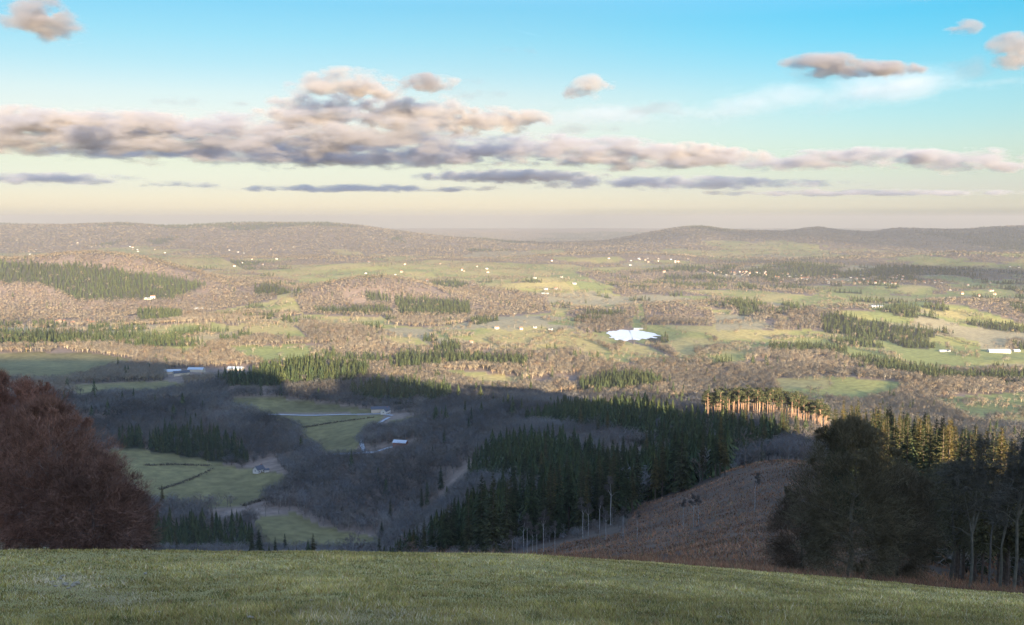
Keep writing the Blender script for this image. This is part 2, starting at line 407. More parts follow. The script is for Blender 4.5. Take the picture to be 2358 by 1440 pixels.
# ------------------------------------------------------------------ materials
def new_mat(name):
    m = bpy.data.materials.new(name); m.use_nodes = True
    n, l = m.node_tree.nodes, m.node_tree.links
    b = n['Principled BSDF']
    b.inputs['Roughness'].default_value = 0.9
    b.inputs['Specular IOR Level'].default_value = 0.15
    return m, n, l, b

def tint_mat(name, scale=3.0, var=0.35, rough=0.9, bump=0.0):
    """own colour from the mesh attribute, broken up by noise"""
    m, n, l, b = new_mat(name)
    b.inputs['Roughness'].default_value = rough
    at = n.new('ShaderNodeAttribute'); at.attribute_name = 'tint'
    ge = n.new('ShaderNodeNewGeometry')
    no = n.new('ShaderNodeTexNoise'); no.inputs['Scale'].default_value = scale; no.inputs['Detail'].default_value = 4
    l.new(ge.outputs['Position'], no.inputs['Vector'])
    mr = n.new('ShaderNodeMapRange'); mr.inputs[1].default_value = .3; mr.inputs[2].default_value = .7
    mr.inputs[3].default_value = 1 - var; mr.inputs[4].default_value = 1 + var
    l.new(no.outputs['Fac'], mr.inputs[0])
    mx = n.new('ShaderNodeVectorMath'); mx.operation = 'SCALE'
    l.new(at.outputs['Color'], mx.inputs[0]); l.new(mr.outputs[0], mx.inputs['Scale'])
    l.new(mx.outputs[0], b.inputs['Base Color'])
    return m

M_ground = tint_mat('ground_cover', 0.12, 0.25)

# ------------------------------------------------------------------ the ground: one sheet to the horizon
def build_ground():
    az = np.concatenate([np.linspace(-math.pi, -math.radians(34), 110, endpoint=False),
                         np.linspace(-math.radians(34), math.radians(34), 760, endpoint=False),
                         np.linspace(math.radians(34), math.pi, 110, endpoint=False)])
    na = len(az)
    rr = np.exp(np.linspace(math.log(1.0), math.log(27000.0), 840)); nr = len(rr)
    A, R = np.meshgrid(az, rr)
    X = R * np.sin(A); Y = R * np.cos(A)
    Z = terrain(X, Y)
    cov = cover_of(X, Y, Z)
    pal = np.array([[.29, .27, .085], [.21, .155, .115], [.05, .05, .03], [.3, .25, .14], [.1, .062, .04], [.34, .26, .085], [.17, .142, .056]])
    pal[WOOD] = (.21, .155, .115)
    col = pal[cov]
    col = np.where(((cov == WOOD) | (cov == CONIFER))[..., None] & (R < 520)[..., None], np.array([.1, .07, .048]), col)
    # every field its own tone
    g = fbm(X / 130 + 9, Y / 170, 101, 2)[..., None]
    f2 = np.array([.36, .29, .11]); f3 = np.array([.22, .23, .075])
    isf = (cov == FIELD)[..., None]
    col = np.where((cov == SHADED)[..., None], col * (1 + .4 * fbm(X / 28, Y / 40, 111, 3)[..., None] + .3 * g), col)
    col = np.where(isf & (g > .12), f2, col); col = np.where(isf & (g < -.25), f3, col)
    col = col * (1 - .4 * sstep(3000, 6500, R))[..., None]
    V = np.concatenate([np.stack([X, Y, Z], -1).reshape(-1, 3), [[0, 0, -1.7]]])
    cl = np.concatenate([col.reshape(-1, 3), [pal[MEADOW]]])
    i = np.arange(na); j = (i + 1) % na
    k = np.arange(nr - 1)[:, None] * na
    Fq = np.stack([k + i, k + j, k + na + j, k + na + i], -1).reshape(-1, 4)
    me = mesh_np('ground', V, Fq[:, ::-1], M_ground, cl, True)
    o = link('ground', me)
    tag(o, 'rolling country of pasture and woodland below the hill', 'ground', kind='structure')
    return cov
build_ground()

# ------------------------------------------------------------------ haze
def build_haze():
    m = bpy.data.materials.new('haze'); m.use_nodes = True
    n, l = m.node_tree.nodes, m.node_tree.links
    n.clear()
    out = n.new('ShaderNodeOutputMaterial')
    v = n.new('ShaderNodeVolumePrincipled')
    v.inputs['Color'].default_value = (.555, .53, .505, 1)
    v.inputs['Density'].default_value = HAZE
    v.inputs['Anisotropy'].default_value = 0.25
    l.new(v.outputs[0], out.inputs['Volume'])
    R = 28500.0
    zb, zt = ZLOW - 1.0, ZTOP + 6.0
    V = [(x, y, z) for z in (zb, zt) for y in (-R, R) for x in (-R, R)]
    Fq = [(0, 2, 3, 1), (4, 5, 7, 6), (0, 1, 5, 4), (2, 6, 7, 3), (0, 4, 6, 2), (1, 3, 7, 5)]
    o = link('haze', mesh_np('haze', V, Fq, m))
    tag(o, 'pale evening haze lying over the whole country', 'haze', kind='stuff')
HAZE = 7.4e-5
_g = bpy.data.objects['ground'].data
_z = np.empty(len(_g.vertices) * 3, np.float32); _g.vertices.foreach_get('co', _z)
ZLOW = float(_z[2::3].min()); ZTOP = float(_z[2::3].max()); 
build_haze()
# ------------------------------------------------------------------ materials of the vegetation
M_wood = tint_mat('bare_twigs', 0.35, 0.3)
M_far = tint_mat('wooded_country', 0.35, 0.1)
def soften(m, k):
    # a crown of fine twigs shades as a rounded mass, not as single blades
    n, l = m.node_tree.nodes, m.node_tree.links
    at = n.new('ShaderNodeAttribute'); at.attribute_name = 'crown_normal'
    ge = n.new('ShaderNodeNewGeometry')
    a = n.new('ShaderNodeVectorMath'); a.operation = 'SCALE'; a.inputs['Scale'].default_value = k; l.new(at.outputs['Vector'], a.inputs[0])
    c = n.new('ShaderNodeVectorMath'); c.operation = 'SCALE'; c.inputs['Scale'].default_value = 1 - k; l.new(ge.outputs['Normal'], c.inputs[0])
    d = n.new('ShaderNodeVectorMath'); d.operation = 'ADD'; l.new(a.outputs[0], d.inputs[0]); l.new(c.outputs[0], d.inputs[1])
    e = n.new('ShaderNodeVectorMath'); e.operation = 'NORMALIZE'; l.new(d.outputs[0], e.inputs[0])
    l.new(e.outputs[0], n['Principled BSDF'].inputs['Normal'])
soften(M_far, .75)
M_conif = tint_mat('needles', 0.5, 0.4)
M_bark = tint_mat('bark', 2.5, 0.3)

def unit(v):
    return v / np.maximum(np.linalg.norm(v, axis=-1, keepdims=True), 1e-9)

class Geo:
    """collects triangles; every piece carries its own colour"""
    def __init__(s): s.V = []; s.F = []; s.K = []; s.n = 0
    def add(s, V, Fc, col):
        V = np.asarray(V, float); col = np.asarray(col, float)
        s.V.append(V); s.F.append(np.asarray(Fc, int) + s.n)
        s.K.append(np.broadcast_to(col, (len(V), 3)).copy()); s.n += len(V)
    def spikes(s, P0, P1, w, col, r=rng):
        """slender triangles from P0 to P1, w wide at the foot"""
        P0 = np.asarray(P0, float); P1 = np.asarray(P1, float); n = len(P0)
        side = unit(np.cross(P1 - P0, r.normal(size=(n, 3)))) * (np.asarray(w).reshape(-1, 1) * 0.5)
        V = np.stack([P0 - side, P0 + side, P1], 1).reshape(-1, 3)
        c = np.asarray(col, float)
        if c.ndim == 2: c = np.repeat(c, 3, 0)
        s.add(V, np.arange(3 * n).reshape(-1, 3), c)
    def tube(s, pts, rad, k, col):
        pts = np.asarray(pts, float); n = len(pts)
        d = np.gradient(pts, axis=0); d = unit(d)
        a = np.cross(d, [0.31, 0.93, 0.2]); a = unit(a); b = np.cross(d, a)
        th = np.arange(k) * 2 * math.pi / k
        ring = pts[:, None] + (np.cos(th)[None, :, None] * a[:, None] + np.sin(th)[None, :, None] * b[:, None]) * np.asarray(rad)[:, None, None]
        V = ring.reshape(-1, 3)
        i = np.arange(k); j = (i + 1) % k
        q = (np.arange(n - 1) * k)[:, None]
        A = np.stack([q + i, q + j, q + k + j], -1).reshape(-1, 3); B = np.stack([q + i, q + k + j, q + k + i], -1).reshape(-1, 3)
        s.add(V, np.concatenate([A, B]), col)
    def get(s):
        return np.concatenate(s.V), np.concatenate(s.F), np.concatenate(s.K)

def ball(n, r=rng):
    return unit(r.normal(size=(n, 3))) * (r.random((n, 1)) ** (1 / 3))

# --- trees seen from afar, 1 m tall, to be scaled; colour is a factor on each tree's own tint
def far_bare(n, w, l, seed, trunk=True):
    r = np.random.default_rng(seed); g = Geo()
    c = ball(n, r) * [.36, .36, .36] + [0, 0, .6]
    c += .09 * np.sin(c[:, [1, 2, 0]] * 14 + seed)
    d = unit(unit(c - [0, 0, .25]) * 1.0 + r.normal(size=(n, 3)) * .55)
    L = l * (.6 + .8 * r.random((n, 1)))
    k = (.8 + .4 * r.random((n, 1))) * np.ones(3)
    g.spikes(c - d * L * .5, c + d * L * .5, w * (.6 + .8 * r.random(n)), k, r)
    if trunk:
        g.tube([(0, 0, -.05), (.01, 0, .35), (0, .02, .8)], [.02, .015, .004], 3, (1.3, 1.35, 1.4))
        for q in range(5 if n > 50 else 0):
            a = q * 1.3 + seed; e = np.array([.25 * math.cos(a), .25 * math.sin(a), .72 + .03 * q])
            g.tube([(0, 0, .22 + .06 * q), e * [.6, .6, .85], e], [.010, .007, .002], 3, (1.25, 1.3, 1.35))
    return g.get()

def far_conifer(tiers, k, seed, lo=.12, wid=.135):
    r = np.random.default_rng(seed); g = Geo()
    for t in range(tiers):
        f = t / tiers; z = lo + (1 - lo) * f; R = wid * (1 - f) ** .8 * (.8 + .4 * r.random())
        a = np.arange(k) * 2 * math.pi / k + r.random() * 6
        up = np.stack([np.zeros(k), np.zeros(k), np.full(k, z + (1 - lo) / tiers * 1.35)], 1)
        rr = R * (.65 + .7 * r.random(k))
        dz = -.035 - .05 * r.random(k)
        wd = 3.4 / k
        e1 = np.stack([rr * np.cos(a - wd * .5), rr * np.sin(a - wd * .5), z + dz], 1)
        e2 = np.stack([rr * np.cos(a + wd * .5), rr * np.sin(a + wd * .5), z + dz * (.4 + r.random(k))], 1)
        V = np.stack([up, e1, e2], 1).reshape(-1, 3)
        g.add(V, np.arange(3 * k).reshape(-1, 3), np.repeat((.6 + .75 * r.random((k, 1))) * np.ones(3), 3, 0))
    g.tube([(0, 0, -.06), (0, 0, lo + .1)], [.013, .011], 3, (1.6, 1.3, 1.0))
    return g.get()

def stamp(protos, P, H, Wd, tint, r=rng):
    """places of one kind of tree merged into one set of triangles: P (n,3), height H, width factor Wd, tint (n,3)"""
    n = len(P); which = r.integers(0, len(protos), n)
    Vs, Fs, Ks, Ns, off = [], [], [], [], 0
    for q, (V, Fc, K) in enumerate(protos):
        m = np.nonzero(which == q)[0]
        if not len(m): continue
        a = r.random(len(m)) * 6.2832; ca, sa = np.cos(a)[:, None], np.sin(a)[:, None]
        h = H[m][:, None]; w = h * Wd[m][:, None]
        X = (V[:, 0] * ca - V[:, 1] * sa) * w + P[m, 0:1]
        Y = (V[:, 0] * sa + V[:, 1] * ca) * w + P[m, 1:2]
        Z = V[:, 2] * h + P[m, 2:3]
        Vs.append(np.stack([X, Y, Z], -1).reshape(-1, 3).astype(np.float32))
        Fs.append((Fc[None] + (np.arange(len(m)) * len(V))[:, None, None] + off).reshape(-1, 3).astype(np.int32))
        Ks.append((K[None] * tint[m][:, None, :]).reshape(-1, 3).astype(np.float32))
        N = unit(V - np.array([0, 0, .45]) + np.array([0, 0, .12]))
        Ns.append(np.stack([N[:, 0] * ca - N[:, 1] * sa, N[:, 0] * sa + N[:, 1] * ca, N[:, 2] + 0 * ca], -1).reshape(-1, 3).astype(np.float32))
        off += len(m) * len(V)
    return np.concatenate(Vs), np.concatenate(Fs), np.concatenate(Ks), np.concatenate(Ns)

def join(parts):
    Vs, Fs, Ks, Ns, off = [], [], [], [], 0
    for V, Fc, K, N in parts:
        Vs.append(V); Fs.append(Fc + off); Ks.append(K); Ns.append(N); off += len(V)
    return np.concatenate(Vs), np.concatenate(Fs), np.concatenate(Ks), np.concatenate(Ns)

# ------------------------------------------------------------------ where the trees of the country stand
def scatter(d0, d1, spacing, half=31.0, jit=.45):
    """jittered rings of points; spacing is a function of distance"""
    out = []; d = d0
    h = math.radians(half)
    while d < d1:
        s = spacing(d); n = max(1, int(2 * h * d / s))
        az = (np.arange(n) + .5 + rng.uniform(-jit, jit, n)) / n * 2 * h - h
        rr = d + rng.uniform(-jit, jit, n) * s
        out.append(np.stack([rr * np.sin(az), rr * np.cos(az)], 1)); d += s
    return np.concatenate(out)

def tree_points():
    pts = []
    for d0, d1, sp in [(100, 560, lambda d: 5.6), (560, 1250, lambda d: 6.6), (1250, 2600, lambda d: 5.8 + (d - 1250) / 280), (2600, 6000, lambda d: d / 250), (6000, 17500, lambda d: d / 230)]:
        p = scatter(d0, d1, sp)
        pts.append(p)
    P = np.concatenate(pts); x, y = P[:, 0], P[:, 1]
    z = terrain(x, y); cov = cover_of(x, y, z); r = np.hypot(x, y)
    px, py = project(x, y, z)
    # hedges and lone trees in the pastures
    hn = np.abs(fbm(x / 190, y / 260, 131, 2)); hn2 = np.abs(fbm(x / 230 + 40, y / 150, 141, 2))
    near_field = (cov == SHADED) | in_poly(px, py, [(-600, 850), (1100, 850), (1240, 905), (1240, 1400), (-600, 1400)])
    hedge = ((cov == FIELD) | (cov == PALE)) & (r > 900) & ((hn < .035 + .04 * sstep(3000, 5000, r)) | (hn2 < .03 + .04 * sstep(3000, 5000, r))) & ~near_field
    lone = ((cov == FIELD) | (cov == PALE)) & (rng.random(len(x)) < .012 + .05 * sstep(3000, 5000, r)) & (r > 900) & ~near_field
    kind = np.zeros(len(x), np.int8)                       # 1 bare tree, 2 conifer
    kind[cov == WOOD] = 1; kind[cov == CONIFER] = 2
    kind[hedge | lone] = 1
    u = rng.random(len(x))
    mixn = fbm(x / 60, y / 60, 151, 2)
    kind[(kind == 1) & (u < .09) & (mixn > .05) & ~hedge] = 2
    kind[(kind == 2) & (u < .06)] = 1
    kind[(cov == CUT) & (u < .05)] = 1
    gaps = fbm(x / 45, y / 45, 161, 2)
    kind[(kind == 1) & (cov == WOOD) & (gaps < -.42)] = 0
    m = kind > 0
    return np.stack([x, y, z], 1)[m], kind[m], cov[m], r[m], hedge[m]
TP, TK, TC, TR, TH = tree_points()
print('trees', len(TP), (TK == 1).sum(), (TK == 2).sum())

# pond, roads and yards stay clear of trees
CLEAR = [
 [(1395,764),(1460,757),(1530,774),(1520,792),(1440,793),(1395,782)],
 [(590,946),(890,946),(940,958),(900,985),(870,990),(600,962)],
 [(560,1068),(640,1062),(660,1095),(570,1098)],
 [(735,1038),(870,1030),(960,1010),(960,1030),(870,1056),(735,1062)],
 [(380,852),(580,842),(600,868),(380,882)],
]
_px, _py = project(TP[:, 0], TP[:, 1], TP[:, 2])
_keep = np.ones(len(TP), bool)
for c in CLEAR:
    _keep &= ~(in_poly(_px, _py, c) & (TR > 500) & (TR < 2600))
TP, TK, TC, TR, TH = TP[_keep], TK[_keep], TC[_keep], TR[_keep], TH[_keep]

def tree_sizes():
    n = len(TP); u = rng.random(n)
    big = fbm(TP[:, 0] / 90, TP[:, 1] / 90, 171, 2)
    H = np.where(TK == 1, 9.5 + 3.5 * u + 3.5 * big, 11 + 11 * u + 4 * big)
    H = np.where(TH, 5 + 7 * u, H)
    cut = TC == CUT
    H = np.where(cut, 1.2 + 4 * u ** 4, H)
    H = np.where((TK == 1) & (TR < 300) & ~cut, 2.5 + 4 * u * u, H)
    H = np.where((TK == 2) & (TR < 300), 13 + 4 * u + 6 * sstep(130, 190, TR), H)
    H = np.where((TK == 2) & (TR < 480) & (TP[:, 0] < 40), H * np.clip((project(TP[:, 0], TP[:, 1], TP[:, 2])[0] - 740) / 330, .35, 1), H)
    Wd = np.where(TK == 1, 1.2 + .35 * rng.random(n), .95 + .35 * rng.random(n))
    # beyond a few kilometres one clump stands for several crowns
    H = H * (1 - .25 * (TK == 2) * sstep(1200, 2200, TR))
    H = H * (1 + .25 * sstep(6000, 10000, TR))
    Wd = Wd * (1 + .3 * sstep(2200, 5000, TR) + 1.2 * sstep(5500, 9000, TR))
    g = fbm(TP[:, 0] / 140, TP[:, 1] / 140, 181, 3)[:, None]; v = rng.random((n, 1))
    bare = np.array([.3, .235, .152]) * (1 + .55 * g) + np.array([.05, .01, -.02]) * (v - .5)
    grey = np.array([.27, .23, .17]); rust = np.array([.28, .19, .115])
    u2 = rng.random((n, 1))
    bare = np.where(u2 < .22, grey, np.where(u2 > .9, rust, bare))
    con = np.array([.042, .056, .022]) * (1 + .4 * g) + np.array([.022, .014, .0]) * (v - .3)
    t = np.where((TK == 1)[:, None], bare, con) * (.92 + .16 * rng.random((n, 1)))
    t = np.where((TK == 1)[:, None] & (TR < 1350)[:, None] & (TP[:, 0] < 250)[:, None], t * [.5, .56, .7] * (1 + .8 * fbm(TP[:, 0] / 55, TP[:, 1] / 55, 191, 3))[:, None], t)  # bare trees of the valley bowl tinted darker and bluer to deepen its shade
    t = t * (1 - .38 * sstep(2400, 7000, TR))[:, None]  # far trees darkened to paint the shade inside distant woods
    return H, Wd, np.maximum(t, .008)
HT, WDT, TINT = tree_sizes()

BARE0 = [far_bare(200, .016, .19, s) for s in (1, 2, 3, 4)]
BARE1 = [far_bare(80, .031, .2, s) for s in (5, 6, 7)]
BARE2 = [far_bare(28, .068, .25, s, False) for s in (8, 9, 10)]
BARE3 = [far_bare(12, .17, .4, s, False) for s in (11, 12, 13)]
CON0 = [far_conifer(12, 8, s, .1, w) for s, w in ((21, .13), (22, .16), (23, .2), (24, .145), (31, .18))]
CON1 = [far_conifer(6, 6, s, .06, w) for s, w in ((25, .14), (26, .19), (27, .23))]
CON2 = [far_conifer(3, 5, s, .03, .21) for s in (28, 29, 30)]
BANDS = [(0, 1150), (1150, 2400), (2400, 5500), (5500, 30000)]

def build_far_wood(kind, protos, name, mat, label, cat, skip):
    parts = []
    for (a, b), pr in zip(BANDS, protos):
        m = (TK == kind) & (TR >= a) & (TR < b) & ~skip
        if m.any():
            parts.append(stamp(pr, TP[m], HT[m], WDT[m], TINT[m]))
    V, Fc, K, N = join(parts)
    me = mesh_np(name, V, Fc, mat, K)
    if kind == 1:
        me.attributes.new('crown_normal', 'FLOAT_VECTOR', 'POINT').data.foreach_set('vector', N.ravel())
    o = link(name, me)
    tag(o, label, cat, kind='stuff')


# ------------------------------------------------------------------ trees one can tell apart: objects of their own
def near_conifer(seed, whorls=26, per=9, lo=.1, wid=.135, ragged=.3):
    """spruce, 1 m tall: trunk and crown of drooping, twig-hung branches"""
    r = np.random.default_rng(seed); g = Geo()
    for t in range(whorls):
        f = (t + .5 * r.random()) / whorls; z = lo + (.985 - lo) * f
        R = wid * (1 - f) ** .75 * (1 - ragged * r.random()) + .006
        a = np.arange(per) * 6.2832 / per + r.random() * 6
        k = per
        rr = R * (.6 + .6 * r.random(k)); ca, sa = np.cos(a), np.sin(a)
        droop = rr * ((.25 + .7 * r.random(k)) * (1 - f) - .5 * f * f)
        foot = np.stack([0 * a, 0 * a, np.minimum(z + r.uniform(-1, 1, k) * .9 / whorls, .99)], 1)
        tip = np.stack([rr * ca, rr * sa, foot[:, 2] - droop], 1)
        tone = (.55 + .7 * r.random((k, 1))) * np.ones(3)
        g.spikes(foot + (tip - foot) * .1, tip, R * .15 + .003, tone, r)
        for s in (.25, .4, .55, .7, .82, .94):
            for sgn in (-1, 1):
                p = foot + (tip - foot) * s
                q = p + np.stack([-sa * sgn, ca * sgn, 0 * a - .6 * r.random(k)], 1) * (rr * .34 * (1.15 - s * .6))[:, None] + (tip - foot) * .12
                g.spikes(p, q, R * .11 + .003, tone * (.8 + .4 * r.random((k, 1))), r)
    crown = g.get()
    t = Geo()
    t.tube([(0, 0, -.06), (0, 0, .3), (.004, 0, .6), (0, 0, .97)], [.0125, .011, .007, .001], 6, (1, 1, 1))
    for q in range(22):                                   # dead snags below the crown
        z = lo * r.random(); a = r.random() * 6.28; L = .03 + .05 * r.random()
        t.spikes([(0, 0, z)], [(L * math.cos(a), L * math.sin(a), z - .01)], [.006], (.8, .8, .8), r)
    return t.get(), crown

def near_pine(seed):
    """tall bare-stemmed pine with a tuft of a crown"""
    r = np.random.default_rng(seed); g = Geo(); t = Geo()
    b = .03 * (r.random(2) - .5)
    t.tube([(0, 0, -.05), (b[0] * .4, b[1] * .4, .35), (b[0], b[1], .7), (b[0], b[1], .95)], [.0125, .0105, .008, .003], 6, (1, 1, 1))
    for q in range(13):
        z = .66 + .30 * (q / 13) + .02 * r.random(); a = r.random() * 6.28; L = (.10 * (1.05 - .5 * (z - .6) / .4)) * (.6 + .6 * r.random())
        tip = np.array([b[0] + L * math.cos(a), b[1] + L * math.sin(a), z + .035])
        t.tube([(b[0], b[1], z), tip * .5 + np.array([b[0], b[1], z - .005]) * .5, tip], [.0035, .0025, .001], 3, (.9, .9, .9))
        n = 34
        c = tip + ball(n, r) * [.05, .05, .028]
        d = unit(r.normal(size=(n, 3)) + [0, 0, .5])
        g.spikes(c - d * .014, c + d * .02, .016, (.55 + .8 * r.random((n, 1))) * np.ones(3), r)
    for q in range(10):
        z = .2 + .4 * r.random(); a = r.random() * 6.28; L = .02 + .035 * r.random()
        t.spikes([(0, 0, z)], [(L * math.cos(a), L * math.sin(a), z + .004)], [.004], (.7, .7, .7), r)
    return t.get(), g.get()

def branching(seed, height, radius, crown_lo=.18, limbs=11, per=(8, 8, 8, 5), twig_w=.022, up=.5, lean=0., leaves=0, leafsize=.07, stems=1, flat=1.0, trunk_r=None, fill=0):
    """a leafless broadleaf tree in metres: trunk and limbs, then twigs in four further orders"""
    r = np.random.default_rng(seed); T = Geo(); G = Geo()
    cz = height * (crown_lo + 1) / 2; rz = height * (1 - crown_lo) / 2
    tr = trunk_r or height * .017
    def inside(p):
        q = (p - [lean * .5 * height, 0, cz]) / [radius, radius, rz]
        return np.linalg.norm(q, axis=-1)
    starts, dirs, rads = [], [], []
    for s in range(stems):
        a = s * 2.4 + seed
        off = np.array([math.cos(a), math.sin(a), 0]) * (.03 * radius if stems > 1 else 0)
        top = np.array([lean * height, 0, height * .86]) + off * 6
        n = 7; f = np.linspace(0, 1, n)[:, None]
        pts = off + (top - off) * f + np.cumsum(r.normal(size=(n, 3)) * [.012, .012, 0], 0) * height
        pts[0] = off + [0, 0, -.5]
        T.tube(pts, tr * (1 - .93 * np.linspace(0, 1, n) ** 1.1) / math.sqrt(stems), 7, (1, 1, 1))
        for q in range(limbs):
            u = crown_lo * .7 + (1 - crown_lo * .7) * (q + r.random()) / limbs
            i = min(int(u * (n - 1)), n - 2); p = pts[i] + (pts[i + 1] - pts[i]) * (u * (n - 1) - i)
            a = q * 2.4 + r.random() * .8
            d = unit(np.array([math.cos(a) * flat, math.sin(a), up * (.35 + u)]) )
            starts.append(p); dirs.append(d); rads.append(tr * .42 * (1 - .7 * u))
    P = np.array(starts); D = np.array(dirs); Rr = np.array(rads)
    # limbs reach for the rim of the crown
    L = np.empty(len(P))
    for k in range(len(P)):
        s = np.linspace(.05, 2.2 * max(radius, rz), 60)
        ins = inside(P[k] + D[k] * s[:, None]) < 1
        L[k] = s[np.nonzero(ins)[0][-1]] if ins.any() else .3 * radius
    L *= .72 + .3 * r.random(len(P))
    for lev, kids in enumerate(per):
        seg = 4 if lev < 2 else 3
        n = len(P)
        bend = r.normal(size=(n, 3)) * .16 + [0, 0, .10]
        f = np.linspace(0, 1, seg)
        pts = P[:, None] + D[:, None] * (L[:, None] * f)[..., None] + bend[:, None] * (L[:, None] * f ** 2)[..., None]
        if lev == 0:
            for k in range(n):
                T.tube(pts[k], Rr[k] * np.array([1, .75, .5, .2]), 5, (1, 1, 1))
        else:
            w = np.maximum(Rr * 2, twig_w)
            tone = (.7 + .6 * r.random((n, 1))) * np.ones(3)
            for k in range(seg - 1):
                # two-triangle blades so that long branches keep their width
                a, b = pts[:, k], pts[:, k + 1]
                G.spikes(a, b + (b - a) * .25, w * (1 - .55 * k / (seg - 1)), tone, r)
        # children
        u = .25 + .75 * r.random((n, kids)); i = np.minimum((u * (seg - 1)).astype(int), seg - 2); v = u * (seg - 1) - i
        ar = np.arange(n)[:, None]
        c = pts[ar, i] * (1 - v)[..., None] + pts[ar, i + 1] * v[..., None]
        tang = unit(pts[ar, i + 1] - pts[ar, i])
        nd = unit(tang * .75 + r.normal(size=(n, kids, 3)) * .55 + [0, 0, .12])
        nl = L[:, None] * (.36 + .34 * r.random((n, kids))) * (1.15 - .5 * u)
        P = c.reshape(-1, 3); D = nd.reshape(-1, 3); L = nl.reshape(-1); Rr = np.repeat(Rr, kids) * .42
        for _ in range(4):                               # twigs that would leave the crown stay shorter
            far_ = inside(P + D * L[:, None]) > 1.0 + .12 * r.random(len(P))
            L = np.where(far_, L * .62, L)
    if fill:
        # the mass of fine spray that fills the crown down to its skirt
        m = fill * 2; u = r.random(m) ** .85; th = r.random(m) * 6.2832
        prof = np.minimum(1, .72 + u * .9) * np.sqrt(np.clip(1 - np.clip((u - .3) / .7, 0, 1) ** 2.3, 0, 1))
        lump = 1 + .46 * fbm(th * 2.2 + 3, u * 7, seed, 4)
        rad = radius * prof * lump * (.3 + .7 * r.random(m) ** .75) * np.where(r.random(m) < .06, 1.13, 1)
        c = np.stack([rad * np.cos(th) + lean * u * height, rad * np.sin(th), height * (crown_lo + (1 - crown_lo) * u)], 1)
        keep = fbm(c[:, 0] / 1.3 + 31, c[:, 2] / 1.2 + c[:, 1] / 2.4, seed + 5, 3) > -.10
        c = c[keep][:fill]; m = len(c)
        d = unit(unit(c - [0, 0, height * .35]) * .8 + r.normal(size=(m, 3)) * .55 + [0, 0, .25])
        l = (.35 + .75 * r.random((m, 1)) ** 1.5)
        G.spikes(c, c + d * l, twig_w * (.9 + .9 * r.random(m)), (.55 + .9 * r.random((m, 1))) * np.ones(3), r)
    n = len(P)
    L = np.maximum(L, .25)
    G.spikes(P, P + D * L[:, None], twig_w, (.7 + .7 * r.random((n, 1))) * np.ones(3), r)
    if leaves:
        pick = r.integers(0, n, leaves)
        q = P[pick] + D[pick] * (L[pick] * r.random(leaves))[:, None]
        d = unit(r.normal(size=(leaves, 3)))
        G.spikes(q, q + d * leafsize * (.7 + .6 * r.random((leaves, 1))), leafsize * .8, (.7 + .8 * r.random((leaves, 1))) * np.ones(3), r)
    return T.get(), G.get()

def dyed(geo, col):
    V, Fc, K = geo
    return V, Fc, K * np.asarray(col)

def tree_thing(name, trunk_me, crown_me, loc, rz, sc, label, cat, group=None):
    e = bpy.data.objects.new(name, None); C.objects.link(e)
    e.location = loc; e.rotation_euler = (0, 0, rz); e.scale = sc; e.empty_display_size = .5
    tag(e, label, cat, group)
    link('trunk', trunk_me, e); link('crown', crown_me, e)
    return e

# which trees show largest: front to back against the skyline of the ground and of the trees before them
def visible_pixels():
    a_g = np.linspace(-.62, .62, 420); d_g = np.exp(np.linspace(math.log(9), math.log(2500), 420))
    A, D = np.meshgrid(a_g, d_g, indexing='ij')
    q = -terrain(A * D, D) / D
    qmin = np.minimum.accumulate(q, 1)
    order = np.argsort(TR); order = order[TR[order] < 1600]
    sky_ = np.full(420, 9.0); vis = np.zeros(len(TP))
    for k in order:
        x, y, z = TP[k]; a = x / y
        i = int(round((a + .62) / 1.24 * 419))
        if i < 0 or i > 419: continue
        j = max(0, min(419, int(np.searchsorted(d_g, y - 6)) - 1))
        g = qmin[i, j]
        top = -(z + HT[k]) / y; base = -z / y
        hw = .13 * HT[k] * (1.6 if TK[k] == 1 else 1) / y
        i0 = max(0, int((a - hw + .62) / 1.24 * 419)); i1 = min(419, int((a + hw + .62) / 1.24 * 419))
        v = min(base, g, float(sky_[i0:i1 + 1].mean())) - top
        if v > 0 and abs(a) < .53:
            vis[k] = v * F * min(1, hw * F / 10)
        f = top + (base - top) * (.25 if TK[k] == 2 else .35)
        ii = slice(i0, i1 + 1)
        sky_[ii] = np.minimum(sky_[ii], f)
    return vis
VIS = visible_pixels()
VIS = np.where((TK == 2) & (TR < 175) & (np.abs(TP[:, 0] / TP[:, 1]) < .56), np.maximum(VIS, 60), VIS)
SKIP = np.zeros(len(TP), bool)
def choose(kind, n):
    m = np.nonzero((TK == kind) & (VIS > 4))[0]
    m = m[np.argsort(-VIS[m])][:n]
    SKIP[m] = True
    return m

def tone_mesh(name, geo, mat, col):
    V, Fc, K = dyed(geo, col)
    return mesh_np(name, V, Fc, mat, K)

con_protos = []
for s, (lo, wid, col) in enumerate([(.08, .13, (.066, .066, .028)), (.22, .12, (.05, .056, .026)), (.34, .115, (.08, .07, .028)), (.12, .145, (.04, .052, .022)), (.3, .12, (.1, .08, .028)), (.42, .12, (.046, .056, .024))]):
    t, c = near_conifer(300 + s, 34 - s % 3 * 2, 9, lo, wid)
    con_protos.append((tone_mesh('conifer_trunk', t, M_bark, (.1, .075, .055)), tone_mesh('conifer_crown', c, M_conif, col)))
CONIFER_LABEL = [
 (lambda r, px: r < 270 and px > 1700, 'tall dark conifer in the dense stand behind the birches beside the meadow', 'conifers of the dark stand beside the meadow'),
 (lambda r, px: r < 480, 'dark conifer on the near spur between the meadow edge and the brown slope', 'conifers of the near spur'),
 (lambda r, px: r < 900 and px > 1000, 'dark green conifer in the shaded forest below the sunlit pine row', 'conifers of the shaded forest below the pines'),
 (lambda r, px: True, 'dark green conifer in a plantation block among the valley fields', 'conifers of the valley plantations'),
]
sel = choose(2, 288)
SKIP[(TK == 2) & (TR < 200)] = True
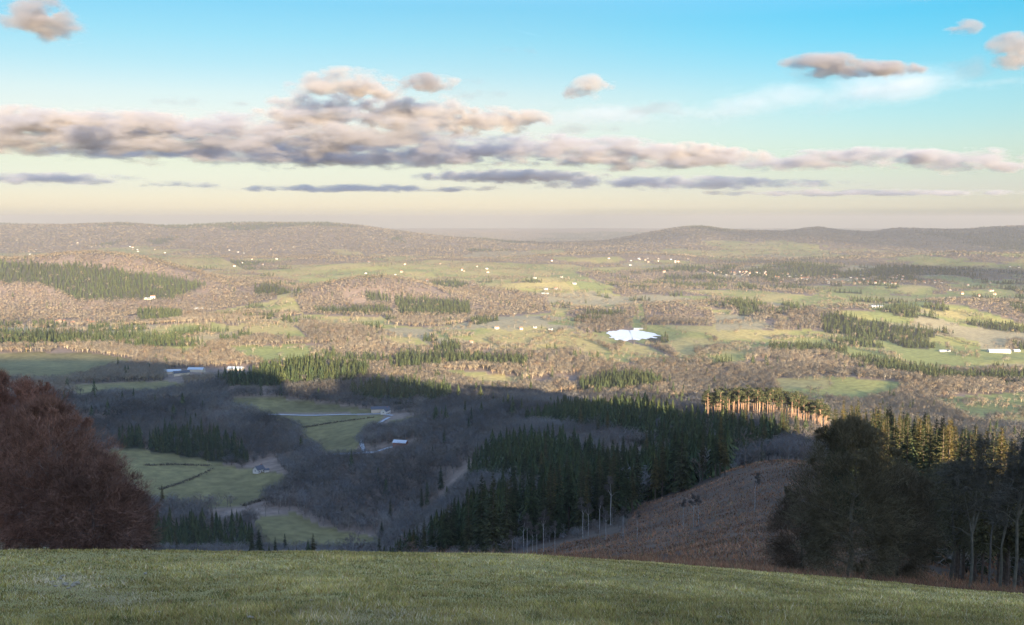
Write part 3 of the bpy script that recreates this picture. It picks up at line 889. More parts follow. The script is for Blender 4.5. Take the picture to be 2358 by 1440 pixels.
pxs, pys = project(TP[:, 0], TP[:, 1], TP[:, 2])
for k in sel:
    v = int(rng.integers(0, 6))
    if TR[k] < 270 and v in (2, 5): v = int(rng.integers(0, 2)) * 3
    if TR[k] < 150: v = 2
    for f, lab, grp in CONIFER_LABEL:
        if f(TR[k], pxs[k]): break
    h = HT[k]; w = h * (.85 + .4 * rng.random())
    tree_thing('conifer_tree', *con_protos[v], TP[k], rng.random() * 6.28, (w, w, h), lab, 'conifer', grp)

bare_protos = []
for s, (col, tcol) in enumerate([((.15, .122, .115), (.16, .14, .12)), ((.13, .108, .105), (.2, .185, .165)), ((.165, .112, .09), (.14, .12, .1)), ((.125, .108, .108), (.22, .205, .18))]):
    t, c = branching(400 + s, 14, 4.2, .22, 9, (5, 5, 4), .07, .9)
    V, Fc, K = t; V2, F2, K2 = c
    bare_protos.append((tone_mesh('bare_trunk', (V / 14, Fc, K), M_bark, tcol), tone_mesh('bare_crown', (V2 / 14, F2, K2), M_wood, col)))
BARE_LABEL = [
 (lambda r, px: r < 480 and px > 1400, 'small leafless sapling among the bracken of the brown slope', 'saplings on the brown slope'),
 (lambda r, px: r < 480, 'leafless scrubby tree at the foot of the near conifer spur', 'leafless trees by the near spur'),
 (lambda r, px: px > 900, 'leafless greyish brown tree in the shaded woods below the pine row', 'leafless trees of the shaded slope'),
 (lambda r, px: True, 'leafless purple brown tree in the shaded wood of the valley bowl', 'leafless trees of the valley bowl'),
]
sel = choose(1, 288)
for k in sel:
    v = int(rng.integers(0, 4))
    for f, lab, grp in BARE_LABEL:
        if f(TR[k], pxs[k]): break
    h = HT[k]; w = h * (.8 + .5 * rng.random())
    tree_thing('bare_tree', *bare_protos[v], TP[k], rng.random() * 6.28, (w, w, h), lab, 'tree', grp)

# the sunlit row of pines on the crest
pine_protos = []
for s in range(6):
    t, c = near_pine(500 + s)
    pine_protos.append((tone_mesh('pine_trunk', t, M_bark, (.3, .19, .125)), tone_mesh('pine_crown', c, M_conif, (.06, .066, .03))))
n = 0
for k in range(150):
    px = 1625 + 285 * (k % 50 + rng.random()) / 50; row = k // 50
    d = 655 + row * 9 + rng.uniform(-7, 7) + (1900 - px) * .12
    r_ = ray(px, 900); r_ = r_ / r_[1]
    x, y = r_[0] * d, d
    if rng.random() < (.1 if row < 2 else .3): continue
    h = 20 + 7 * rng.random(); v = int(rng.integers(0, 6))
    tree_thing('scots_pine', *pine_protos[v], (x, y, float(terrain(x, y))), rng.random() * 6.28, (h * 1.15, h * 1.15, h),
               'tall bare stemmed pine of the sunlit row along the shadow edge', 'pine tree', 'pines of the sunlit row')

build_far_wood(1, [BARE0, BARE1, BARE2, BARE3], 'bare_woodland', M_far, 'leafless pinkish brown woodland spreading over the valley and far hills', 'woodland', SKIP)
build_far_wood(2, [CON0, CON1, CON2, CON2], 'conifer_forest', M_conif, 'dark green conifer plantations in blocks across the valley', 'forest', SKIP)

# ------------------------------------------------------------------ the big trees around the meadow
def ground_z(x, y): return float(terrain(x, y))
def at(px, d):
    r_ = ray(px, 1275); r_ = r_ / r_[1]
    x = r_[0] * d
    return (x, d, ground_z(x, d))
def big_tree(name, geo, tcol, ccol, px, d, rz, label, cat, group=None, sc=(1, 1, 1)):
    t, c = geo
    return tree_thing(name, tone_mesh(name + '_trunk', t, M_bark, tcol), tone_mesh(name + '_crown', c, M_wood, ccol), at(px, d), rz, sc, label, cat, group)

RED = (.27, .13, .08)
big_tree('beech_tree', branching(601, 17, 7.6, .04, 16, (8, 8, 8, 5), .024, .45, leaves=26000, fill=48000), (.24, .17, .14), RED, 15, 88, .4, 'large reddish brown beech with dense twigs at the meadow edge, tallest of its clump', 'tree')
big_tree('beech_tree', branching(602, 13.5, 5.6, .03, 14, (8, 8, 7, 5), .024, .45, leaves=18000, fill=36000), (.24, .18, .14), (.24, .125, .078), 118, 82, 1.4, 'rounded reddish beech bulging from the tall clump over the meadow edge', 'tree')
big_tree('beech_tree', branching(603, 9.0, 4.3, .02, 13, (8, 7, 7, 5), .022, .35, leaves=12000, fill=20800), (.12, .095, .08), (.2, .11, .072), 215, 80, 2.2, 'low brown beech stepping down from the tall clump towards the valley', 'tree')
big_tree('beech_tree', branching(604, 6.2, 3.1, .02, 12, (8, 7, 6, 4), .02, .3, leaves=7000, fill=12800), (.12, .095, .08), (.17, .1, .07), 290, 84, 3.0, 'lowest shrubby beech at the valley end of the reddish clump', 'tree')
big_tree('beech_tree', branching(605, 15, 7, .04, 14, (8, 8, 7, 5), .024, .45, leaves=12000, fill=16000), (.24, .17, .14), RED, -190, 90, .9, 'reddish beech cut by the picture edge behind the tallest one', 'tree')

DK = (.125, .1, .052)
big_tree('oak_tree', branching(611, 14.0, 4.9, .03, 15, (8, 8, 8, 5), .024, .4, leaves=15000, leafsize=.06, fill=28800), (.17, .15, .11), DK, 1950, 82, .2, 'large dark bushy tree standing at the foot of the meadow before the conifers', 'tree')
big_tree('oak_tree', branching(612, 11, 3.6, .03, 13, (8, 8, 7, 4), .024, .4, leaves=9000, leafsize=.06, fill=24000), (.16, .14, .1), (.11, .085, .046), 2070, 92, 2.2, 'dark leafless tree close beside the large bushy one', 'tree')
big_tree('oak_tree', branching(613, 8.2, 3.6, .02, 12, (8, 7, 7, 4), .022, .3, leaves=6000, leafsize=.06, fill=16000), (.16, .14, .1), (.125, .085, .05), 1845, 96, 1.2, 'low brownish tree where the brown slope meets the large bushy one', 'tree')
big_tree('oak_tree', branching(614, 13, 5, .3, 12, (8, 7, 7, 5), .022, .6, leaves=7000, leafsize=.06, fill=17600), (.09, .08, .06), (.11, .095, .05), 2190, 105, 3.2, 'tall dark leafless tree crown filling the space behind the forked birch', 'tree')

def birch(seed, h, fork, lean, rad):
    """pale forked stem with a thin crown above"""
    r = np.random.default_rng(seed); T = Geo(); G = Geo()
    w = .0085 * h
    T.tube([(0, 0, -.6), (.01 * h, 0, fork * .5 * h), (0, 0, fork * h)], [w * 1.15, w, w * .85], 8, (1, 1, 1))
    ends = []
    for k, (dx, top) in enumerate([(-.11, .80), (.015, .95), (.10, .78)] if seed % 2 == 0 else [(.03, .97), (.09, .8)]):
        p = np.array([(0, 0, fork * h), ((dx * .55) * h, .02 * h * (k - 1), (fork + (top - fork) * .45) * h), ((dx + lean) * h, .04 * h * (k - 1), top * h)])
        mid = p + np.array([(0, 0, 0), (.006 * h, 0, 0), (0, 0, 0)])
        T.tube(mid, [w * .7, w * .48, w * .08], 6, (1, 1, 1)); ends.append(p)
    T.tube([(0, 0, fork * .96 * h), (-.07 * h, 0, fork * 1.1 * h), (-.17 * h, 0, fork * 1.17 * h)], [w * .35, w * .22, w * .05], 5, (1, 1, 1))
    P, D, L = [], [], []
    for p in ends:
        for q in range(80):
            u = .2 + .8 * r.random(); s = p[1] + (p[2] - p[1]) * u if u > .3 else p[0] + (p[1] - p[0]) * (u + .5)
            a = r.random() * 6.28
            P.append(s); D.append(unit(np.array([math.cos(a), math.sin(a), .7 * r.random()]))); L.append(rad * (.4 + .6 * r.random()) * (1.15 - .6 * u))
    P, D, L = np.array(P), np.array(D), np.array(L)
    for lev in range(3):
        n = len(P)
        G.spikes(P, P + D * L[:, None] - np.array([0, 0, .12]) * L[:, None] * (lev + 0), (.06, .04, .03)[lev], (.7 + .6 * r.random((n, 1))) * np.ones(3), r)
        if lev == 2: break
        k = (8, 6)[lev]
        u = .2 + .8 * r.random((n, k))
        P2 = P[:, None] + D[:, None] * (L[:, None] * u)[..., None]
        D = unit(D[:, None] * .7 + r.normal(size=(n, k, 3)) * .5).reshape(-1, 3)
        L = (L[:, None] * (.35 + .25 * r.random((n, k)))).reshape(-1); P = P2.reshape(-1, 3)
    return T.get(), G.get()
BK = (.125, .115, .08); BT = (.085, .075, .052)
big_tree('birch_tree', birch(622, 13.2, .36, .0, 2.3), BK, BT, 2236, 78, 0.0, 'pale forked birch with three stems standing before the dark conifers', 'birch')
big_tree('birch_tree', birch(623, 13.5, .3, .05, 2.0), BK, BT, 2305, 84, 0.3, 'slender pale birch leaning outward beside the forked one', 'birch')
big_tree('birch_tree', birch(625, 14.5, .45, .04, 2.2), (.14, .125, .085), BT, 2338, 82, -.2, 'outermost pale birch at the end of the meadow', 'birch')
big_tree('birch_tree', birch(627, 10.5, .5, .03, 1.3), (.12, .11, .09), BT, 2280, 92, .8, 'thin grey birch stem in the dark gap behind the forked birch', 'birch')

# pale slender birches at the foot of the near spur, each set where its stem shows
sl_protos = []
for s in range(3):
    t, c = birch(631 + s * 2 + (s == 1), 12, .6, .02, 1.0)
    sl_protos.append((tone_mesh('slender_trunk', t, M_bark, (.3, .28, .25)), tone_mesh('slender_crown', c, M_wood, (.1, .085, .07))))
for k, (px, d, h) in enumerate([(1205, 240, 11), (1214, 243, 11.5), (1227, 236, 8), (1236, 240, 8), (1251, 250, 12), (1278, 232, 8), (1342, 262, 12), (1354, 270, 10), (1380, 268, 11), (1406, 285, 15), (1434, 240, 8), (1466, 225, 7), (1572, 215, 7), (1596, 210, 8), (1607, 214, 7), (1735, 205, 9), (1395, 240, 8), (1180, 250, 8), (1140, 262, 8), (1100, 270, 7)]):
    s = h / 12
    tree_thing('slender_birch', *sl_protos[k % 3], at(px, d), k * 1.7, (s, s, s), 'slender pale stemmed birch at the foot of the near conifer spur' if px < 1440 else 'slender pale stemmed birch on the brown bracken slope', 'birch', 'slender birches below the spur' if px < 1440 else 'slender birches on the brown slope')

# ------------------------------------------------------------------ grass of the meadow, bracken of the slope
M_grass = tint_mat('grass_blades', 1.2, 0.3, .8)
M_brack = tint_mat('bracken', 1.0, 0.35)

def build_grass(n=420000):
    az = rng.uniform(-math.radians(31.5), math.radians(31.5), n)
    r = 7.0 * np.exp(rng.random(n) * math.log(63 / 7.0))
    x, y = r * np.sin(az), r * np.cos(az)
    z = terrain(x, y)
    g1 = fbm(x / .55, y / .9, 201, 3); g2 = fbm(x / 3.2, y / 4.5, 211, 3); g3 = fbm(x / .22, y / .3, 221, 2)
    h = (.03 + .035 * rng.random(n)) * (1 + 1.1 * np.clip(g1, -.6, 1)) * (1 + .3 * g2)
    w = np.maximum(.01, r * .0009) * (.7 + .6 * rng.random(n))
    a = rng.random(n) * 6.2832; l = h * (.4 + 1.3 * rng.random(n))
    px, py = project(x, y, z)
    straw = np.exp(-(((px - 150) / 95) ** 2 + ((py - 1345) / 24) ** 2)) + .8 * np.exp(-(((px - 275) / 80) ** 2 + ((py - 1382) / 16) ** 2)) + .5 * np.exp(-(((px - 860) / 160) ** 2 + ((py - 1425) / 22) ** 2))
    green = np.array([.4, .305, .07]); olive = np.array([.48, .345, .11]); dry = np.array([.72, .54, .31]); dark = np.array([.2, .18, .05]); brown = np.array([.42, .24, .1]); pale = np.array([.54, .43, .18])
    u = rng.random(n)[:, None]
    col = np.where(u < .36, green, np.where(u < .7, olive, np.where(u < .8, dark, np.where(u < .9, brown, np.where(u < .97, pale, dry)))))
    col = np.where((g3 > .32)[:, None] & (u < .7), dark, col)
    col = np.where((g2 > .2)[:, None] & (u > .6) & (u < .8), pale, col)
    col = np.where((rng.random(n) < straw * .9)[:, None], np.where(u < .6, dry, np.array([.66, .5, .3])), col)
    col = col * (.75 + .5 * rng.random((n, 1))) * (1 + .45 * g2 + .35 * g1)[:, None]
    ca, sa = np.cos(a), np.sin(a); b = a + rng.uniform(.6, 2.4, n)
    base = np.stack([x, y, z - .01], 1)
    side = np.stack([np.cos(b), np.sin(b), 0 * b], 1) * (w * .5)[:, None]
    tip = base + np.stack([l * ca, l * sa, h + .01], 1)
    V = np.stack([base - side, base + side, tip], 1).reshape(-1, 3)
    o = link('meadow_grass', mesh_np('meadow_grass', V, np.arange(3 * n).reshape(-1, 3), M_grass, np.repeat(col, 3, 0)))
    tag(o, 'short rough grass with dry straw patches on the shaded hilltop meadow', 'grass', kind='stuff')
build_grass()

def build_bracken(n=270000):
    az = rng.uniform(math.radians(-7), math.radians(31), n)
    r = 62 * np.exp(rng.random(n) * math.log(430 / 62))
    x, y = r * np.sin(az), r * np.cos(az); z = terrain(x, y)
    c = cover_of(x, y, z)
    m = ((c == CUT) | ((c == CONIFER) & (r < 190))) & (fbm(x / 4.0, y / 4.0, 231, 3) > -.35)
    x, y, z, r = x[m], y[m], z[m], r[m]; n = len(x)
    h = .15 + .6 * rng.random(n) ** 3; w = np.maximum(.06, r * .0009)
    a = rng.random(n) * 6.2832; l = h * (.4 + rng.random(n))
    u = rng.random((n, 1))
    g = fbm(x / 16, y / 9, 241, 3)[:, None]
    col = np.where(u < .55, [.24, .105, .048], np.where(u < .8, [.24, .135, .07], np.where(u < .92, [.1, .066, .036], [.13, .11, .045]))) * (1 + .8 * g) * (.7 + .6 * rng.random((n, 1)))
    base = np.stack([x, y, z - .03], 1); b = a + 1.4
    side = np.stack([np.cos(b), np.sin(b), 0 * b], 1) * (w * .5)[:, None]
    V = np.stack([base - side, base + side, base + np.stack([l * np.cos(a), l * np.sin(a), h], 1)], 1).reshape(-1, 3)
    o = link('bracken', mesh_np('bracken', V, np.arange(3 * n).reshape(-1, 3), M_brack, np.repeat(np.maximum(col, .01), 3, 0)))
    tag(o, 'reddish brown dead bracken covering the cleared slope', 'bracken', kind='stuff')
build_bracken()

# small pale stones lying in the grass
M_stone, _n, _l, _b = new_mat('pale_stone'); _b.inputs['Base Color'].default_value = (.34, .27, .18, 1)
def stone_mesh(seed):
    import bmesh
    r = np.random.default_rng(seed)
    bm = bmesh.new(); bmesh.ops.create_icosphere(bm, subdivisions=2, radius=.5)
    for vv in bm.verts:
        k = 1 + .25 * float(r.normal()) * .6
        vv.co = Vector((vv.co.x * k * 1.3, vv.co.y * k, vv.co.z * k * .55))
    me = bpy.data.meshes.new('stone'); bm.to_mesh(me); bm.free(); me.materials.append(M_stone)
    return me
_st = [stone_mesh(s) for s in (1, 2, 3)]
def stone(px, py, size, label, group=None, k=0):
    p = ground_at(px, py, 7, 60); size *= .62
    o = link('stone', _st[k % 3], None, (p[0], p[1], p[2] + size * .28), px, size)
    tag(o, label, 'stone', group)
for k, (px, py) in enumerate([(120, 1342), (138, 1336), (150, 1350), (158, 1357), (168, 1352), (176, 1348), (128, 1352), (145, 1330)]):
    stone(px, py, .10 + .04 * (k % 3), 'pale stone in the scatter lying on the straw coloured patch', 'pale stones on the straw patch', k)
stone(362, 1415, .11, 'single pale stone low on the meadow below the straw patch', None, 1)
stone(575, 1426, .10, 'pale sliver of stone near the lower edge of the meadow beyond the straw', None, 2)
stone(717, 1384, .07, 'tiny pale stone in the mossy middle of the meadow', None, 0)
stone(335, 1323, .12, 'pale flat stone above the straw coloured patch', None, 1)
stone(1656, 1424, .09, 'pale stone low on the far side of the meadow before the oaks', None, 2)

# ------------------------------------------------------------------ pond, lanes, hedges
M_pond, _n, _l, _b = new_mat('pale_water'); _b.inputs['Base Color'].default_value = (.9, .88, .8, 1); _b.inputs['Roughness'].default_value = .55
def build_pond():
    rim = [(1397,768),(1404,763),(1416,762),(1430,759.5),(1447,761),(1462,760),(1478,762),(1492,765),(1504,767),(1521,773.5),(1504,775),(1516,779),(1496,778.5),(1488,781),(1478,781),(1470,784),(1456,782),(1448,784),(1438,786),(1428,783),(1420,783.5),(1412,779),(1402,778),(1408,774)]
    zp = POND[2] + .7
    R3 = np.array([ray(px, py) / ray(px, py)[2] * zp for px, py in rim])
    k = len(rim) * 4; q = np.arange(k) / 4; i0 = q.astype(int); f = (q - i0)[:, None]
    P = R3[i0 % len(rim)] * (1 - f) + R3[(i0 + 1) % len(rim)] * f
    x = P[:, 0] + 1.2 * rng.normal(size=k); y = P[:, 1] + 4 * rng.normal(size=k); a = q
    V = np.concatenate([np.stack([x, y, np.full(k, POND[2] + .7)], 1), [[x.mean(), y.mean(), POND[2] + .7]]])
    i = np.arange(k)
    o = link('pond', mesh_np('pond', V, np.stack([i, (i + 1) % k, np.full(k, k)], 1), M_pond))
    tag(o, 'bright white pond lying in pasture on the sunlit plain', 'pond', kind='structure')
build_pond()

M_lane, _n, _l, _b = new_mat('lane_surface'); _b.inputs['Base Color'].default_value = (.36, .38, .4, 1)
def lane(pts, width, label, d0, d1):
    G3 = np.array([ground_at(px, py, d0, d1) for px, py in pts])
    t = np.linspace(0, len(G3) - 1, 14 * len(G3)); i = np.minimum(t.astype(int), len(G3) - 2); f = (t - i)[:, None]
    P = G3[i] * (1 - f) + G3[i + 1] * f
    d = np.gradient(P[:, :2], axis=0); d /= np.linalg.norm(d, axis=1, keepdims=True)
    nrm = np.stack([-d[:, 1], d[:, 0]], 1) * width / 2
    A = P[:, :2] + nrm; B = P[:, :2] - nrm
    V = np.concatenate([np.column_stack([A, terrain(A[:, 0], A[:, 1]) + .6]), np.column_stack([B, terrain(B[:, 0], B[:, 1]) + .6])])
    k = np.arange(len(P) - 1); n = len(P)
    o = link('road', mesh_np('road', V, np.stack([k, k + 1, n + k + 1, n + k], 1), M_lane))
    tag(o, label, 'road', kind='structure')
lane([(598, 955), (680, 957), (780, 956), (878, 954), (905, 958)], 4.5, 'pale lane running level past the white cottage', 900, 1400)
lane([(897, 962), (872, 976), (838, 1000), (832, 1022), (838, 1040)], 4, 'pale lane dropping from the cottage to the lower road', 850, 1400)
lane([(745, 1050), (800, 1046), (860, 1043), (905, 1030)], 4.5, 'pale lower road beside the shaded wood', 850, 1300)

M_hedge = tint_mat('hedge_twigs', 2.0, .3)
def hedge(pts, h, label, d0, d1):
    g = Geo(); r = np.random.default_rng(len(pts) + int(pts[0][0]))
    G3 = np.array([ground_at(px, py, d0, d1) for px, py in pts])
    n = 190 * (len(pts) - 1); t = r.random(n) * (len(G3) - 1.0001); i = t.astype(int); f = (t - i)[:, None]
    P = G3[i] * (1 - f) + G3[i + 1] * f; P[:, :2] += r.normal(size=(n, 2)) * 1.1; P[:, 2] = terrain(P[:, 0], P[:, 1]) - .1
    g.spikes(P, P + unit(r.normal(size=(n, 3)) * .5 + [0, 0, 1]) * h * (.5 + .7 * r.random((n, 1))), .9, np.array([.1, .086, .062]) * (.7 + .6 * r.random((n, 1))), r)
    V, Fc, K = g.get()
    o = link('hedge', mesh_np('hedge', V, Fc, M_hedge, K)); tag(o, label, 'hedge')
hedge([(335, 1072), (400, 1070), (485, 1073)], 2.4, 'dark hedge running level across the shaded green field', 700, 1150)
hedge([(370, 1128), (420, 1112), (492, 1080)], 2.2, 'dark slanting hedge dividing the shaded green field', 700, 1150)
hedge([(560, 1166), (610, 1150), (660, 1122)], 3.2, 'dark hedge along the lower rim of the shaded green field', 700, 1150)
hedge([(650, 962), (700, 985), (760, 975), (860, 962)], 2.4, 'dark hedge winding under the level lane', 850, 1350)

# ------------------------------------------------------------------ houses
def paint(name, c, rough=.85):
    m, n, l, b = new_mat(name)
    b.inputs['Roughness'].default_value = rough
    no = n.new('ShaderNodeTexNoise'); no.inputs['Scale'].default_value = .8; no.inputs['Detail'].default_value = 5
    mx = n.new('ShaderNodeMix'); mx.data_type = 'RGBA'
    mx.inputs[6].default_value = (*[v * .8 for v in c], 1); mx.inputs[7].default_value = (*c, 1)
    l.new(no.outputs['Fac'], mx.inputs[0]); l.new(mx.outputs[2], b.inputs['Base Color'])
    return m
M_white = paint('white_render', (.62, .59, .53)); M_cream = paint('cream_render', (.6, .51, .39)); M_slate = paint('slate', (.1, .105, .12)); M_tile = paint('clay_tile', (.4, .17, .1))
M_sheet = paint('metal_sheet', (.5, .55, .58), .5); M_glass = paint('window_glass', (.03, .035, .04), .15); M_wooddoor = paint('door_wood', (.12, .07, .04)); M_brick = paint('red_brick', (.3, .12, .08))

def box_geo(x0, x1, y0, y1, z0, z1):
    V = [(x, y, z) for z in (z0, z1) for y in (y0, y1) for x in (x0, x1)]
    return V, [(0, 2, 3, 1), (4, 5, 7, 6), (0, 1, 5, 4), (2, 6, 7, 3), (0, 4, 6, 2), (1, 3, 7, 5)]
def join_boxes(name, boxes, mat):
    V, Fc = [], []
    for b in boxes:
        v, f = box_geo(*b); Fc += [tuple(i + len(V) for i in q) for q in f]; V += v
    return mesh_np(name, V, Fc, mat)
def gable_walls(w, d, h, rise, mat):
    """long side along x; walls with both gables up to the ridge"""
    a, b = w / 2, d / 2
    V = [(-a, -b, -1.5), (a, -b, -1.5), (a, b, -1.5), (-a, b, -1.5), (-a, -b, h), (a, -b, h), (a, b, h), (-a, b, h), (-a, 0, h + rise), (a, 0, h + rise)]
    T = [(0, 1, 5), (0, 5, 4), (2, 3, 7), (2, 7, 6), (1, 2, 6), (1, 6, 5), (5, 6, 9), (3, 0, 4), (3, 4, 7), (7, 4, 8), (0, 3, 2), (0, 2, 1), (4, 5, 9), (4, 9, 8), (6, 7, 8), (6, 8, 9)]
    return mesh_np('house_wall', V, T, mat)
def gable_roof(w, d, h, rise, mat, over=.35, th=.18):
    a, b = w / 2 + over, d / 2
    s = rise / b; e = b + over; z0 = h - s * over + .06; z1 = h + rise + .06
    V = []
    for x in (-a, a):
        V += [(x, -e, z0), (x, 0, z1), (x, e, z0), (x, -e, z0 + th), (x, 0, z1 + th), (x, e, z0 + th)]
    Q = [(0, 1, 7, 6), (1, 2, 8, 7), (3, 9, 10, 4), (4, 10, 11, 5), (0, 6, 9, 3), (2, 5, 11, 8)]
    T = [t for q in Q for t in ((q[0], q[1], q[2]), (q[0], q[2], q[3]))] + [(0, 3, 4), (0, 4, 1), (1, 4, 5), (1, 5, 2), (6, 7, 10), (6, 10, 9), (7, 8, 11), (7, 11, 10)]
    return mesh_np('house_roof', V, T, mat)
def house_parts(w, d, h, rise, wall, roof, near):
    """meshes of the parts: (name, mesh, name of the part it belongs to)"""
    P = [('wall', gable_walls(w, d, h, rise, wall), None), ('roof', gable_roof(w, d, h, rise, roof), None)]
    if near:
        P.append(('chimney', join_boxes('chimney', [(w * .36 - .4, w * .36 + .4, -.35, .35, h + rise - .6, h + rise + 1.2)], M_brick), 'roof'))
        for x in (-.3, .3):
            P.append(('window', join_boxes('window', [(x * w - .5, x * w + .5, -d / 2 - .06, -d / 2 + .05, 1.0, 2.2)], M_glass), 'wall'))
        P.append(('window', join_boxes('window', [(-w / 2 - .06, -w / 2 + .05, -.5, .5, h * .55, h * .55 + 1.2)], M_glass), 'wall'))
        P.append(('door', join_boxes('door', [(-.5, .5, -d / 2 - .07, -d / 2 + .05, 0, 2.1)], M_wooddoor), 'wall'))
    return P
def put_house(name, parts, p, rz, label, cat, group=None, sc=1.0):
    e = bpy.data.objects.new(name, None); C.objects.link(e)
    e.location = p; e.rotation_euler = (0, 0, rz); e.scale = (sc, sc, sc)
    tag(e, label, cat, group)
    made = {}
    for nm, me, under in parts:
        made[nm] = link(nm, me, made[under] if under else e)
    return e
H_cottage = house_parts(10, 6.5, 3.4, 3.2, M_white, M_slate, True)
H_cottage2 = house_parts(12, 7, 4.4, 3.0, M_white, M_slate, True)
H_village = [house_parts(11, 8, 5, 3, M_white, M_tile, False), house_parts(10, 8, 5.5, 3, M_cream, M_tile, False), house_parts(12, 8, 4.5, 2.8, M_white, M_slate, False)]
H_barn = house_parts(24, 11, 4.5, 2.6, M_cream, M_sheet, False)
H_barn_dark = house_parts(22, 10, 4.2, 2.6, M_cream, M_slate, False)
H_long = house_parts(42, 13, 4.5, 2.2, M_white, M_sheet, False)
H_block = house_parts(16, 12, 8, 2.2, M_white, M_tile, False)
H_shed = house_parts(13, 7, 3.2, 2, M_brick, M_sheet, False)

put_house('white_cottage', H_cottage, ground_at(596, 1088, 700, 1150), math.radians(62), 'white gabled cottage with slate roof on the rim of the shaded green field', 'cottage')
put_house('garden_shed', house_parts(4.5, 3, 2.2, 1.1, M_white, M_slate, False), ground_at(614, 1087, 700, 1150), .4, 'tiny white shed beside the gabled cottage', 'shed')
put_house('white_cottage', H_cottage2, ground_at(888, 954, 950, 1400), math.radians(70), 'white cottage where the level lane meets the wood', 'cottage')
put_house('slate_barn', H_barn_dark, ground_at(876, 949, 950, 1400), math.radians(8), 'blue grey roofed barn behind the lane cottage', 'barn')
put_house('brick_shed', H_shed, ground_at(922, 1026, 850, 1300), math.radians(-14), 'reddish long shed with pale roof in the purple wood', 'shed')
put_house('valley_barn', H_barn, ground_at(398, 862, 1150, 1700), math.radians(4), 'pale barn with metal roof in the shaded hamlet, nearest the beech', 'barn')
put_house('valley_barn', H_barn_dark, ground_at(418, 865, 1150, 1700), math.radians(30), 'slate roofed barn in the shaded hamlet beside the metal roofed one', 'barn')
put_house('valley_barn', H_barn, ground_at(452, 857, 1150, 1750), math.radians(-3), 'long white barn in the middle of the shaded hamlet', 'barn')
put_house('valley_barn', H_barn, ground_at(543, 855, 1150, 1750), math.radians(-8), 'white barn by the foot of the conifer ridge at the end of the hamlet', 'barn')
put_house('hill_farmhouse', H_block, ground_at(352, 687, 1800, 3300), .3, 'tall cream farmhouse alone on the pale flank of the wooded hill', 'house', sc=.75)
put_house('hill_barn', H_barn, ground_at(341, 690, 1800, 3300), 0, 'low white barn beside the tall hill farmhouse', 'barn', sc=.75)
put_house('hill_barn', H_long, ground_at(455, 713, 1800, 3200), -.1, 'long pale roofed barn on the low ridge before the dark copse', 'barn', sc=.75)
put_house('hill_farmhouse', H_village[0], ground_at(566, 685, 1900, 3600), .2, 'cream farmhouse beside the small dark knoll', 'house', sc=.75)
put_house('plain_hall', H_long, ground_at(1470, 759, 1900, 2700), 0, 'long white hall standing on the far bank of the pond', 'hall', sc=.5)
put_house('plain_hall', H_long, ground_at(2175, 810, 1500, 2300), .05, 'long white shed among bare trees on the sunlit plain', 'shed', sc=.5)
put_house('plain_hall', H_long, ground_at(2300, 812, 1500, 2300), -.04, 'largest white works shed at the edge of the bright field', 'shed', sc=.95)
put_house('plain_hall', H_barn, ground_at(2340, 810, 1500, 2300), .3, 'smaller cream shed beside the largest works shed', 'shed', sc=.6)
put_house('plain_hall', H_long, ground_at(2020, 708, 2300, 3300), 0, 'long low pale building before the brown woods of the far plain', 'building', sc=.7)
put_house('plain_hall', H_long, ground_at(1255, 677, 2600, 3900), .1, 'lone white shed in the far green pasture', 'shed', sc=.55)
put_house('plain_farmhouse', H_village[0], ground_at(1085, 790, 1700, 2400), .3, 'white farmhouse in the sunlit pasture below the round hill', 'house', sc=.6)
put_house('plain_farmhouse', H_village[1], ground_at(1107, 800, 1700, 2400), -.2, 'cream farmhouse a little nearer than its white neighbour below the round hill', 'house', sc=.6)
put_house('plain_farmhouse', H_village[2], ground_at(1185, 723, 2000, 3200), .2, 'small white farmhouse high in the brown woods by the round hill', 'house', sc=.6)

def hamlet(n, x0, x1, y0, y1, d0, d1, label, group, slope=0, big=1.0):
    for k in range(n):
        px = x0 + (x1 - x0) * rng.random(); py = y0 + (y1 - y0) * rng.random() + slope * (px - x0)
        p = ground_at(px, py, d0, d1)
        put_house('village_house', H_village[int(rng.integers(0, 3))], p, rng.uniform(-.8, .8), label, 'house', group, sc=big * (.8 + .5 * rng.random()))
hamlet(16, 105, 225, 742, 749, 1700, 2600, 'pale house in the sunlit hamlet behind the conifer row', 'houses of the sunlit hamlet', 0, .65)
hamlet(34, 1625, 1765, 623, 633, 3000, 5200, 'pale house at the wooded end of the bright town', 'houses of the bright town, wooded end', .03, .68)
hamlet(64, 1785, 2085, 630, 652, 3000, 5200, 'pale house in the wide middle of the bright town', 'houses of the bright town, middle', .02, .72)
hamlet(12, 2080, 2170, 648, 653, 3000, 5200, 'white house in the straggling tail of the bright town', 'houses of the bright town, tail', 0, .7)
hamlet(8, 25, 150, 574, 590, 4500, 9000, 'white house low on the far ridge', 'houses under the far ridge', 0, .8)
hamlet(12, 160, 400, 560, 588, 4500, 9000, 'white house scattered up the far ridge slope', 'houses on the far ridge slope', 0, .8)
hamlet(12, 520, 720, 570, 615, 4000, 9000, 'pale house on the hazy slope behind the wooded hill', 'houses on the hazy slope', 0, .8)
hamlet(14, 820, 1180, 600, 665, 3000, 7500, 'white house in the hazy pastures of the far plain', 'houses of the hazy pastures', 0, .8)
hamlet(14, 1200, 1600, 590, 668, 2800, 7000, 'white house dotted over the far woods before the broad hill', 'houses before the broad hill', 0, .75)
hamlet(10, 1450, 1640, 595, 603, 4000, 8000, 'cream house at the foot of the broad hill', 'houses at the foot of the broad hill', 0, .8)
hamlet(10, 2120, 2350, 612, 700, 3000, 7500, 'small pale house in the hazy woods beyond the town', 'houses beyond the town', 0, .75)
hamlet(6, 1130, 1400, 755, 762, 2000, 2700, 'pale house along the lane leading to the pond', 'houses along the pond lane', 0, .55)

